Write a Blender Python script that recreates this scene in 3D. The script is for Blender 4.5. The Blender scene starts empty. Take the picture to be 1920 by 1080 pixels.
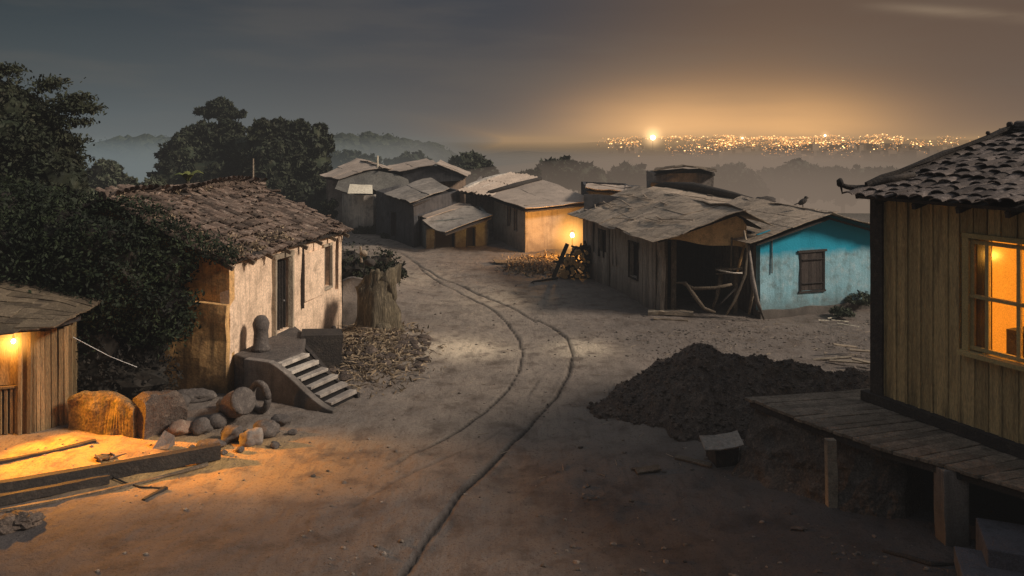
import bpy, math, random
import numpy as np
from mathutils import Vector, Matrix
random.seed(7); rng = np.random.default_rng(7)
col = bpy.context.scene.collection
F = 1500.0; HZ = 262.0; CH = 5.5          # focal length in px of a 1920 frame, horizon row, eye height
R = math.radians

def G(px, py, z=0.0):                      # ground (or height z) point seen at a photo pixel
    Y = F*(CH-z)/(py-HZ)
    return Vector(((px-960)/F*Y, Y, z))
def P(px, py, Y):
    return Vector(((px-960)/F*Y, Y, CH-(py-HZ)/F*Y))

# ---------------------------------------------------------------- noise
def _h(ix, iy, iz, s):
    n = (ix*374761393 + iy*668265263 + iz*2147483647 + s*974711).astype(np.int64)
    n = (n ^ (n >> 13))*1274126177
    n = n & 0x7fffffff
    n = (n ^ (n >> 16))*2246822519 & 0x7fffffff
    return n/0x7fffffff*2-1
def vnoise(p, s=0):
    p = np.asarray(p, float); i = np.floor(p).astype(np.int64); f = p-i
    f = f*f*(3-2*f); out = 0
    for dx in (0, 1):
        wx = f[..., 0] if dx else 1-f[..., 0]
        for dy in (0, 1):
            wy = f[..., 1] if dy else 1-f[..., 1]
            for dz in (0, 1):
                wz = f[..., 2] if dz else 1-f[..., 2]
                out = out + wx*wy*wz*_h(i[..., 0]+dx, i[..., 1]+dy, i[..., 2]+dz, s)
    return out
def fbm(p, o=4, s=0):
    p = np.asarray(p, float); a = 1; t = 0
    for k in range(o):
        t = t + a*vnoise(p*2**k, s+k*17); a *= .5
    return t
def n1(x, y, z=0.0, sc=1.0, o=3, s=0):
    x *= sc; y *= sc; z *= sc; a = 1.0; t = 0.0
    for k in range(o):
        sd = (s+k*17)*974711
        X = x*2**k; Y = y*2**k; Z = z*2**k
        ix = math.floor(X); iy = math.floor(Y); iz = math.floor(Z); fx = X-ix; fy = Y-iy; fz = Z-iz
        fx = fx*fx*(3-2*fx); fy = fy*fy*(3-2*fy); fz = fz*fz*(3-2*fz); r = 0.0
        for dx in (0, 1):
            wx = fx if dx else 1-fx
            for dy in (0, 1):
                wy = wx*(fy if dy else 1-fy)
                for dz in (0, 1):
                    n = (ix+dx)*374761393+(iy+dy)*668265263+(iz+dz)*2147483647+sd
                    n = ((n ^ (n >> 13))*1274126177) & 0x7fffffff; n = ((n ^ (n >> 16))*2246822519) & 0x7fffffff
                    r += wy*(fz if dz else 1-fz)*(n/1073741823.5-1)
        t += a*r; a *= .5
    return t
def sstep(a, b, x):
    t = np.clip((x-a)/(b-a), 0, 1); return t*t*(3-2*t)

# ---------------------------------------------------------------- mesh builder
class MB:
    def __init__(s): s.v = []; s.f = []; s.smooth = False
    def add(s, vs, fs):
        n = len(s.v); s.v.extend([tuple(v) for v in vs]); s.f.extend([tuple(i+n for i in f) for f in fs]); return s
    def box(s, c, size, rot=None, jit=0):
        c = Vector(c); vs = []
        for x in (-.5, .5):
            for y in (-.5, .5):
                for z in (-.5, .5):
                    v = Vector((x*size[0], y*size[1], z*size[2]))
                    if jit: v += Vector([random.uniform(-jit, jit) for _ in range(3)])
                    if rot is not None: v = rot @ v
                    vs.append(c+v)
        return s.add(vs, [(0, 1, 3, 2), (4, 6, 7, 5), (0, 4, 5, 1), (2, 3, 7, 6), (0, 2, 6, 4), (1, 5, 7, 3)])
    def beam(s, a, b, w, h, up=Vector((0, 0, 1)), jit=0, seg=1, bend=None, taper=1.0):
        # a rectangular beam from a to b; bend = sideways sag vector at mid-length
        a = Vector(a); b = Vector(b); d = (b-a).normalized()
        x = d.cross(up)
        if x.length < 1e-3: x = d.cross(Vector((0, 1, 0)))
        x.normalize(); y = x.cross(d).normalized()
        rings = []
        for i in range(seg+1):
            t = i/seg; c = a.lerp(b, t)
            if bend is not None: c = c+Vector(bend)*(4*t*(1-t))
            k = 1+(taper-1)*t
            r = [c+x*(sx*w*k/2+random.uniform(-jit, jit))+y*(sy*h*k/2+random.uniform(-jit, jit)) for sx, sy in ((-1, -1), (1, -1), (1, 1), (-1, 1))]
            rings.append(r)
        vs = [p for r in rings for p in r]; fs = [(3, 2, 1, 0)]
        for i in range(seg):
            for k in range(4):
                fs.append((i*4+k, i*4+(k+1) % 4, i*4+4+(k+1) % 4, i*4+4+k))
        m = seg*4; fs.append((m, m+1, m+2, m+3))
        return s.add(vs, fs)
    def tube(s, pts, rad, n=8, jit=0):
        pts = [Vector(p) for p in pts]
        if not hasattr(rad, '__len__'): rad = [rad]*len(pts)
        vs = []; fs = []
        px = None
        for i, p in enumerate(pts):
            d = (pts[min(i+1, len(pts)-1)]-pts[max(i-1, 0)]).normalized()
            if px is None:
                px = d.cross(Vector((0, 0, 1)))
                if px.length < .1: px = d.cross(Vector((0, 1, 0)))
            px = (px-d*px.dot(d)).normalized(); py = d.cross(px)
            for k in range(n):
                a = 2*math.pi*k/n; r = rad[i]*(1+random.uniform(-jit, jit))
                vs.append(p+px*math.cos(a)*r+py*math.sin(a)*r)
        for i in range(len(pts)-1):
            for k in range(n):
                fs.append((i*n+k, i*n+(k+1) % n, i*n+n+(k+1) % n, i*n+n+k))
        fs.append(tuple(range(n))[::-1]); m = (len(pts)-1)*n; fs.append(tuple(range(m, m+n)))
        return s.add(vs, fs)
    def lathe(s, c, prof, n=20, rot=None):
        c = Vector(c); vs = []; fs = []
        for r, z in prof:
            for k in range(n):
                a = 2*math.pi*k/n; v = Vector((r*math.cos(a), r*math.sin(a), z))
                vs.append(c+(rot @ v if rot is not None else v))
        for i in range(len(prof)-1):
            for k in range(n):
                fs.append((i*n+k, i*n+(k+1) % n, i*n+n+(k+1) % n, i*n+n+k))
        fs.append(tuple(range(n))[::-1]); m = (len(prof)-1)*n; fs.append(tuple(range(m, m+n)))
        return s.add(vs, fs)
    def blob(s, c, rad, sub=3, amp=.2, sc=1.5, seed=0, flat=None, rot=None):
        V, Fc = ico(sub); d = 1+amp*fbm(V*sc+seed*7.3, 3, seed)
        v = V*d[:, None]*np.array(rad)
        if rot is not None: v = v @ np.array(rot).T
        v = v+np.array(c)
        if flat is not None: v[:, 2] = np.maximum(v[:, 2], flat)
        return s.add(v.tolist(), Fc)
    def quads(s, V4):                      # (n,4,3) array of free quads
        n = len(s.v); k = len(V4); s.v.extend(map(tuple, V4.reshape(-1, 3).tolist()))
        s.f.extend([(n+4*i, n+4*i+1, n+4*i+2, n+4*i+3) for i in range(k)]); return s
_ico = {}
def ico(sub):
    if sub not in _ico:
        import bmesh
        b = bmesh.new(); bmesh.ops.create_icosphere(b, subdivisions=sub, radius=1)
        b.verts.ensure_lookup_table()
        _ico[sub] = (np.array([v.co[:] for v in b.verts]), [tuple(v.index for v in f.verts) for f in b.faces]); b.free()
    return _ico[sub]

def woff(o):
    t = Vector((0, 0, 0))
    while o is not None: t += o.location; o = o.parent
    return t
def tag(o, label=None, cat=None, group=None, kind=None):
    if label: o['label'] = label
    if cat: o['category'] = cat
    if group: o['group'] = group
    if kind: o['kind'] = kind
    return o
def thing(name, loc, label, cat, group=None):
    o = bpy.data.objects.new(name, None); o.location = Vector(loc); o.empty_display_size = .2
    col.objects.link(o); return tag(o, label, cat, group)
def link(name, mb, mat, parent=None, smooth=False, bevel=0):
    v = np.array(mb.v, float)
    if parent is None:
        base = Vector(((v[:, 0].min()+v[:, 0].max())/2, (v[:, 1].min()+v[:, 1].max())/2, v[:, 2].min()))
    else: base = woff(parent)
    me = bpy.data.meshes.new(name); me.from_pydata((v-np.array(base)).tolist(), [], mb.f); me.update()
    me.materials.append(mat)
    if smooth: me.polygons.foreach_set('use_smooth', [True]*len(me.polygons))
    o = bpy.data.objects.new(name, me); col.objects.link(o)
    if parent is None: o.location = base
    else: o.parent = parent
    if bevel:
        m = o.modifiers.new('bevel', 'BEVEL'); m.width = bevel; m.segments = 2; m.limit_method = 'ANGLE'; m.angle_limit = R(50)
    return o
def single(name, mb, mat, label, cat, group=None, smooth=False, bevel=0):
    return tag(link(name, mb, mat, None, smooth, bevel), label, cat, group)

# ---------------------------------------------------------------- materials
def mat(name, cols, scale=1.0, rough=.9, bump=.4, bscale=18., stretch=(1, 1, 1), spec=.2, detail=8,
        dirt=None, dirt_z=None, fine=.35, streak=None, isl=0.0, metallic=0.0, trans=0.0):
    """cols: two or three linear colours mixed by noise; dirt=(colour, amount); dirt_z=(z0,z1) soils the foot of a wall;
    streak=(colour, amount) rain streaks running down; isl = brightness change from piece to piece"""
    m = bpy.data.materials.new(name); m.use_nodes = True; nt = m.node_tree; N = nt.nodes; L = nt.links
    b = N['Principled BSDF']; b.inputs['Roughness'].default_value = rough
    b.inputs['Specular IOR Level'].default_value = spec; b.inputs['Metallic'].default_value = metallic
    geo = N.new('ShaderNodeNewGeometry'); mp = N.new('ShaderNodeMapping'); L.new(geo.outputs['Position'], mp.inputs[0])
    mp.inputs['Scale'].default_value = stretch
    def noise(sc, det=detail, vec=None, r=.6):
        n = N.new('ShaderNodeTexNoise'); n.inputs['Scale'].default_value = sc; n.inputs['Detail'].default_value = det
        n.inputs['Roughness'].default_value = r; L.new(vec or mp.outputs[0], n.inputs['Vector']); return n
    def ramp(src, a, c):
        r = N.new('ShaderNodeMapRange'); r.inputs[1].default_value = a; r.inputs[2].default_value = c; L.new(src, r.inputs[0]); return r.outputs[0]
    def mix(a, c, f, mode='MIX'):
        x = N.new('ShaderNodeMix'); x.data_type = 'RGBA'; x.blend_type = mode
        for i, v in ((6, a), (7, c)):
            if isinstance(v, (tuple, list)): x.inputs[i].default_value = (*v[:3], 1)
            else: L.new(v, x.inputs[i])
        if isinstance(f, (int, float)): x.inputs[0].default_value = f
        else: L.new(f, x.inputs[0])
        return x.outputs[2]
    c = mix(cols[0], cols[1], ramp(noise(scale).outputs[0], .35, .65))
    if len(cols) > 2: c = mix(c, cols[2], ramp(noise(scale*3.7).outputs[0], .52, .72))
    fn = noise(bscale*2.5, 4)
    f1 = ramp(fn.outputs[0], .25, .75)
    g = N.new('ShaderNodeMapRange'); g.inputs[3].default_value = 1-fine; g.inputs[4].default_value = 1+fine; L.new(f1, g.inputs[0])
    cc = N.new('ShaderNodeCombineColor'); [L.new(g.outputs[0], cc.inputs[i]) for i in range(3)]
    c = mix(c, cc.outputs[0], 1.0, 'MULTIPLY')
    sep = N.new('ShaderNodeSeparateXYZ'); L.new(geo.outputs['Position'], sep.inputs[0])
    if streak:
        m2 = N.new('ShaderNodeMapping'); m2.inputs['Scale'].default_value = (3.5, 3.5, .22); L.new(geo.outputs['Position'], m2.inputs[0])
        s = noise(2.2, 5, m2.outputs[0]); q = N.new('ShaderNodeMath'); q.operation = 'MULTIPLY'; q.inputs[1].default_value = streak[1]
        L.new(ramp(s.outputs[0], .5, .7), q.inputs[0]); c = mix(c, streak[0], q.outputs[0])
    if dirt:
        q = N.new('ShaderNodeMath'); q.operation = 'MULTIPLY'; q.inputs[1].default_value = dirt[1]
        L.new(ramp(noise(scale*1.9+.7).outputs[0], .5, .68), q.inputs[0]); c = mix(c, dirt[0], q.outputs[0])
        if dirt_z:
            zz = N.new('ShaderNodeMath'); zz.operation = 'ADD'; L.new(sep.outputs[2], zz.inputs[0])
            nn = N.new('ShaderNodeMath'); nn.operation = 'MULTIPLY'; nn.inputs[1].default_value = .9; L.new(noise(2.5).outputs[0], nn.inputs[0]); L.new(nn.outputs[0], zz.inputs[1])
            f = ramp(zz.outputs[0], dirt_z[1]+.45, dirt_z[0]+.45); q = N.new('ShaderNodeMath'); q.operation = 'MULTIPLY'; q.inputs[1].default_value = .8; L.new(f, q.inputs[0])
            c = mix(c, dirt[0], q.outputs[0])
    if isl:
        g = N.new('ShaderNodeMapRange'); g.inputs[3].default_value = 1-isl; g.inputs[4].default_value = 1+isl; L.new(geo.outputs['Random Per Island'], g.inputs[0])
        cc = N.new('ShaderNodeCombineColor'); [L.new(g.outputs[0], cc.inputs[i]) for i in range(3)]
        c = mix(c, cc.outputs[0], 1.0, 'MULTIPLY')
    L.new(c, b.inputs['Base Color'])
    if bump:
        bp = N.new('ShaderNodeBump'); bp.inputs['Strength'].default_value = bump; bp.inputs['Distance'].default_value = .04
        L.new(noise(bscale, 6).outputs[0], bp.inputs['Height']); L.new(bp.outputs[0], b.inputs['Normal'])
    m['x'] = 1
    return m
def emis(name, c, s, sampling=True):
    m = bpy.data.materials.new(name); m.use_nodes = True; b = m.node_tree.nodes['Principled BSDF']
    b.inputs['Base Color'].default_value = (*c, 1); b.inputs['Emission Color'].default_value = (*c, 1); b.inputs['Emission Strength'].default_value = s
    if not sampling: m.cycles.emission_sampling = 'NONE'
    return m

M = {}
M['peach'] = mat('peach_plaster', [(.88, .64, .44), (.78, .56, .38), (.54, .39, .27)], .9, dirt=((.20, .15, .10), .4), dirt_z=(0, .6), streak=((.26, .20, .14), .45), bump=.35, bscale=9)
M['ochre'] = mat('ochre_plaster', [(.78, .46, .18), (.64, .37, .15), (.38, .23, .11)], 1.1, dirt=((.06, .045, .03), .7), dirt_z=(0, 1.2), streak=((.10, .07, .04), .6), bump=.5, bscale=9)  # orange raised to stand in for lamplight leaking onto the gable
M['beige'] = mat('beige_plaster', [(.42, .34, .26), (.35, .28, .21), (.27, .21, .16)], .5, dirt=((.13, .10, .08), .5), dirt_z=(-.2, .8), streak=((.16, .13, .10), .5))
M['grey_pl'] = mat('grey_plaster', [(.30, .255, .215), (.23, .195, .165), (.15, .13, .115)], .6, dirt=((.07, .06, .05), .6), dirt_z=(0, 1), streak=((.08, .07, .06), .6))
M['dark_pl'] = mat('dark_plaster', [(.10, .095, .095), (.07, .068, .07), (.045, .043, .045)], .7, dirt=((.03, .03, .03), .6), dirt_z=(0, 1), streak=((.03, .03, .03), .6))
M['brown_pl'] = mat('brown_plaster', [(.26, .18, .12), (.20, .14, .10), (.14, .10, .07)], .7, dirt=((.08, .06, .05), .5), streak=((.1, .07, .05), .6))
M['pale_pl'] = mat('pale_plaster', [(.66, .58, .48), (.52, .46, .38), (.34, .30, .25)], .8, dirt=((.12, .10, .09), .6), dirt_z=(0, 1), streak=((.15, .13, .11), .6))
M['green_pl'] = mat('greenish_plaster', [(.20, .21, .19), (.15, .155, .14), (.10, .10, .09)], 1, dirt=((.07, .06, .05), .6), dirt_z=(0, .6), streak=((.08, .08, .05), .5))
M['orange_pl'] = mat('orange_boards', [(.55, .33, .14), (.44, .26, .11), (.34, .20, .09)], 1.2, dirt=((.16, .10, .05), .4), streak=((.25, .15, .07), .5))
M['stone'] = mat('fieldstone', [(.125, .105, .09), (.08, .068, .06), (.185, .155, .13)], 3, bump=.6, bscale=14, dirt=((.06, .05, .045), .5))
M['clay'] = mat('clay_pot', [(.26, .17, .12), (.20, .13, .09), (.32, .26, .19)], 3.5, bump=.3, bscale=20, rough=.75, dirt=((.08, .07, .05), .5))
M['wood'] = mat('weathered_wood', [(.17, .13, .09), (.11, .085, .06), (.24, .19, .14)], 2.2, bump=.6, bscale=20, isl=.35, fine=.5)
M['wood_dark'] = mat('dark_wood', [(.05, .042, .035), (.035, .03, .027), (.075, .06, .048)], 2.5, bump=.6, bscale=20, isl=.3)
M['wood_pale'] = mat('pale_wood', [(.38, .31, .22), (.28, .22, .16), (.18, .14, .10)], 2.5, bump=.5, bscale=20, isl=.3)
M['wall_boards'] = mat('ochre_boards', [(.52, .38, .18), (.42, .305, .145), (.28, .205, .105)], 1.3, bump=.6, bscale=16, stretch=(3, 3, .3), isl=.28, fine=.5, dirt=((.06, .05, .03), .5))
M['deck'] = mat('deck_boards', [(.26, .205, .15), (.19, .15, .11), (.12, .095, .07)], 2.0, bump=.8, bscale=14, isl=.22, fine=.5, dirt=((.07, .055, .04), .55))
M['tile'] = mat('clay_roof_tile', [(.17, .118, .088), (.11, .078, .06), (.31, .245, .19)], 2.5, bump=.5, bscale=22, isl=.55, fine=.45, dirt=((.05, .04, .03), .7))
M['tile_grey'] = mat('greyed_roof_tile', [(.125, .10, .085), (.08, .065, .056), (.21, .175, .155)], 3, bump=.5, bscale=22, isl=.5, fine=.4, dirt=((.05, .04, .035), .6))
M['sheet'] = mat('weathered_sheet_roof', [(.46, .365, .27), (.34, .265, .19), (.22, .165, .12)], 1.3, bump=1.0, bscale=7, isl=.12, fine=.5, dirt=((.10, .08, .065), .6), rough=.75, stretch=(.5, 2.2, 3))
M['sheet_tan'] = mat('tan_sheet_roof', [(.46, .37, .29), (.40, .32, .25), (.32, .255, .20)], .7, bump=.3, bscale=8, isl=.08, dirt=((.22, .175, .135), .3), rough=.75)
M['sheet_grey'] = mat('grey_sheet_roof', [(.34, .295, .245), (.26, .225, .185), (.18, .155, .13)], .9, bump=.5, bscale=8, isl=.2, dirt=((.06, .055, .05), .5), rough=.7)
M['thatch'] = mat('thatch', [(.16, .12, .075), (.10, .075, .05), (.22, .17, .11)], 3, bump=.9, bscale=26, isl=.4, fine=.5)
M['soil_dark'] = mat('dark_gravel', [(.105, .078, .060), (.066, .051, .042), (.16, .12, .09)], 3, bump=1.0, bscale=16, fine=.6, isl=.3)
M['soil_mid'] = mat('brown_earth', [(.11, .08, .06), (.075, .055, .042), (.15, .11, .08)], 3, bump=.9, bscale=12, fine=.5, dirt=((.04, .035, .03), .5))
M['concrete'] = mat('dark_concrete', [(.10, .10, .115), (.075, .075, .085), (.05, .05, .055)], 2, bump=.4, bscale=20)
M['earthwall'] = mat('earth_wall', [(.20, .15, .085), (.12, .085, .05), (.06, .05, .03)], 4.5, bump=1.0, bscale=9, fine=.5, dirt=((.05, .055, .025), .7))
M['mud_boards'] = mat('mud_daubed_boards', [(.38, .315, .25), (.30, .245, .195), (.20, .165, .13)], 1.1, stretch=(2, 2, .6), bump=.6, bscale=12, isl=.22, dirt=((.12, .095, .075), .5), dirt_z=(0, .8), streak=((.12, .10, .08), .5))
M['gable'] = mat('orange_gable_boards', [(.78, .50, .24), (.66, .41, .19), (.50, .31, .15)], 1.2, dirt=((.2, .13, .07), .4), streak=((.35, .22, .10), .4))
M['frame'] = mat('yellowed_frame_wood', [(.50, .38, .17), (.40, .30, .13)], 2, isl=.1)
M['room'] = mat('room_plaster', [(.80, .62, .30), (.70, .52, .24)], 1, bump=.1)
M['shed_wood'] = mat('ochre_shed_planks', [(.27, .18, .085), (.20, .135, .065), (.12, .085, .05)], 2, bump=.6, bscale=18, stretch=(3, 3, .4), isl=.35, fine=.5)
M['bank'] = mat('dark_earth_bank', [(.10, .08, .064), (.064, .052, .043), (.15, .12, .095)], 3, bump=1.0, bscale=14, fine=.6)
M['shutter'] = mat('brown_shutter', [(.065, .05, .042), (.045, .036, .03), (.10, .08, .065)], 2, bump=.5, stretch=(3, 3, .4), isl=.3)
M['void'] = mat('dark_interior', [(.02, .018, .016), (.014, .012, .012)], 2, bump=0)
M['metal'] = mat('grey_metal', [(.30, .29, .27), (.20, .19, .18), (.16, .10, .06)], 4, rough=.5, metallic=.5, bump=.2)
M['white_cloth'] = mat('white_cloth', [(.75, .68, .52), (.66, .58, .44)], 2, bump=.3, bscale=6)
M['grey_cloth'] = mat('grey_tarpaulin', [(.17, .16, .135), (.13, .12, .105), (.10, .095, .08)], 1.2, bump=.4, bscale=5)
def leafmat(name, c1, c2, c3=None, sc=.8):
    return mat(name, [c1, c2]+([c3] if c3 else []), sc, rough=.7, bump=0, isl=.5, fine=.2, detail=3)
M['leaf_dark'] = leafmat('dark_leaves', (.020, .027, .015), (.040, .046, .025), (.055, .052, .032))
M['leaf_green'] = leafmat('green_leaves', (.009, .015, .007), (.024, .034, .014), (.016, .018, .012), 1.4)
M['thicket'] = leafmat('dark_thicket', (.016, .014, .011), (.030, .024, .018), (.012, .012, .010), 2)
M['leaf_mid'] = leafmat('olive_leaves', (.075, .085, .05), (.05, .06, .035), (.11, .105, .07), .6)
M['leaf_yellow'] = leafmat('yellow_green_leaves', (.14, .15, .04), (.08, .10, .03))
M['stump'] = mat('old_stump_wood', [(.15, .12, .075), (.065, .053, .038), (.25, .20, .13)], 2.2, stretch=(2.4, 2.4, .35), bump=1, bscale=9, fine=.5, dirt=((.06, .05, .03), .6))
M['bark'] = mat('bark', [(.09, .07, .05), (.05, .04, .03), (.14, .115, .08)], 3, stretch=(2, 2, .5), bump=1, bscale=12)
M['litter'] = mat('dry_litter', [(.27, .20, .125), (.15, .11, .07), (.40, .31, .20)], 4, bump=.3, isl=.6, rough=.9)
M['pebble'] = mat('pebbles', [(.17, .14, .115), (.10, .085, .07), (.22, .185, .15)], 6, bump=.3, isl=.5)
M['bulb_l'] = emis('lamp_glow_amber', (1, .66, .28), 60)
M['bulb_m'] = emis('lamp_glow_gold', (1, .64, .26), 40)

# blue wall: strong turquoise above, faded and scuffed below
def blue():
    m = mat('turquoise_paint', [(.23, .46, .53), (.30, .51, .57), (.40, .55, .58)], 1.2, dirt=((.12, .14, .125), .6), dirt_z=(-.05, .75), streak=((.12, .24, .25), .45), bump=.35)
    nt = m.node_tree; N = nt.nodes; L = nt.links; b = N['Principled BSDF']; src = b.inputs['Base Color'].links[0].from_socket
    geo = N.new('ShaderNodeNewGeometry'); sp = N.new('ShaderNodeSeparateXYZ'); L.new(geo.outputs['Position'], sp.inputs[0])
    n = N.new('ShaderNodeTexNoise'); n.inputs['Scale'].default_value = 1.7; n.inputs['Detail'].default_value = 6; L.new(geo.outputs['Position'], n.inputs['Vector'])
    a = N.new('ShaderNodeMath'); a.operation = 'MULTIPLY_ADD'; a.inputs[1].default_value = .55; L.new(n.outputs[0], a.inputs[0]); L.new(sp.outputs[2], a.inputs[2])
    r = N.new('ShaderNodeMapRange'); r.inputs[1].default_value = 2.05; r.inputs[2].default_value = 2.3; L.new(a.outputs[0], r.inputs[0])
    x = N.new('ShaderNodeMix'); x.data_type = 'RGBA'; L.new(r.outputs[0], x.inputs[0]); L.new(src, x.inputs[6]); x.inputs[7].default_value = (.02, .33, .47, 1)
    L.new(x.outputs[2], b.inputs['Base Color']); return m
M['blue'] = blue()

# ---------------------------------------------------------------- terrain
def terrain(x, y):
    x = np.asarray(x, float); y = np.asarray(y, float)
    z = -9*sstep(54, 112, y)-7*sstep(100, 240, y)-14*sstep(220, 900, y)
    left = sstep(-6, -60, x/np.maximum(y, 1)*100+ 0)          # the left side climbs to a wooded ridge
    u = x/np.maximum(y, 1)
    ridge = np.exp(-((y-430)/110)**2)
    prof = 21*sstep(-.02, -.10, u)*(1+.10*np.sin(u*25))
    z = z+ridge*prof
    z = z+38*np.exp(-((y-5200)/1500)**2)*sstep(.05, .16, u)*(1+.15*np.sin(u*31)+.1*np.sin(u*83))
    z = z+(15*np.exp(-((y-780)/110)**2)*(.5+.5*np.sin(u*17+.6))+17*np.exp(-((y-1500)/230)**2)*(.5+.5*np.sin(u*13+2.2)))*sstep(-.08, .02, u)
    # little unevenness
    near = 1-sstep(40, 60, y)
    p = np.stack([x*.35, y*.35, 0*x], -1)
    z = z+near*.055*fbm(p, 3, 3)+.012*fbm(np.stack([x*2.2, y*2.2, 0*x], -1), 2, 9)*near
    z = z+(1-near)*np.minimum(y/60, 2.5)*.7*fbm(np.stack([x*.02, y*.02, 0*x], -1), 3, 5)
    # mound of litter below the left house, bank beside the stump, mud by the left shack
    z = z+.40*np.exp(-(((x+3.6)/1.3)**2+((y-21.1)/1.9)**2))+(.018*fbm(np.stack([x*1.1, y*1.1, 0*x], -1), 2, 61)+.009*fbm(np.stack([x*6, y*6, 0*x], -1), 2, 62))*near
    z = z+.15*np.exp(-(((x+5.8)/1.1)**2+((y-16.2)/.9)**2))
    z = z+.9*np.exp(-(((x+6.6)/1.9)**2+((y-27.5)/3.0)**2))
    return z
RUTS = [  # (photo pixels, width m, depth m)
    ([(735,1110),(800,1010),(860,925),(930,855),(990,800),(1040,750),(1066,705),(1074,665),(1062,632),(1035,610),(1005,600)], .034, .05),
    ([(700,890),(780,842),(860,805),(915,770),(952,733),(972,700),(980,665),(974,635),(952,604),(915,577),(870,551),(830,532),(795,510),(785,495)], .030, .045),
    ([(1005,603),(960,580),(915,557),(870,538),(825,520),(790,498),(745,470),(690,450),(650,436)], .042, .04),
    ([(620,980),(700,925),(760,890),(840,850),(905,825),(960,790)], .025, .015),
    ([(985,752),(1000,730),(1018,700)], .04, .02),
    ([(930,590),(950,585)], .04, .02),
]
def rutmask(x, y):
    dmax = np.zeros_like(x); dark = np.zeros_like(x); berm = np.zeros_like(x)
    for pts, w, d in RUTS:
        q = [G(*p).xy for p in pts]
        best = np.full_like(x, 9.)
        for a, b in zip(q[:-1], q[1:]):
            ab = b-a; L2 = ab.dot(ab)
            t = np.clip(((x-a.x)*ab.x+(y-a.y)*ab.y)/L2, 0, 1)
            best = np.minimum(best, np.hypot(x-a.x-ab.x*t, y-a.y-ab.y*t))
        e0 = np.hypot(x-q[0].x, y-q[0].y); e1 = np.hypot(x-q[-1].x, y-q[-1].y)
        fade = 1.0
        if pts[0] == (700, 890): fade = .05+.95*sstep(0, 2.5, e0)
        elif len(pts) < 7: fade = (.2+.8*sstep(0, 1., e1))*(.2+.8*sstep(0, 1., e0))
        jit = 1+.3*fbm(np.stack([x*1.3, y*1.3, 0*x], -1), 3, 31)
        ww = w*jit
        g = np.exp(-(best/ww)**2)*fade
        dmax = np.maximum(dmax, d*g); dark = np.maximum(dark, np.clip(g*1.2, 0, 1)*min(1, d/.045))
        berm = np.maximum(berm, .16*d*np.exp(-((best-2.3*ww)/(ww))**2))
    return dmax, dark, berm
def axis(lo, hi, step, far_lo, far_hi, k=1.13):
    a = list(np.arange(lo, hi+1e-6, step)); s = step; x = hi; up = []
    while x < far_hi: s *= k; x += s; up.append(x)
    s = step; x = lo; dn = []
    while x > far_lo: s *= k; x -= s; dn.append(x)
    return np.array(dn[::-1]+a+up)
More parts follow.
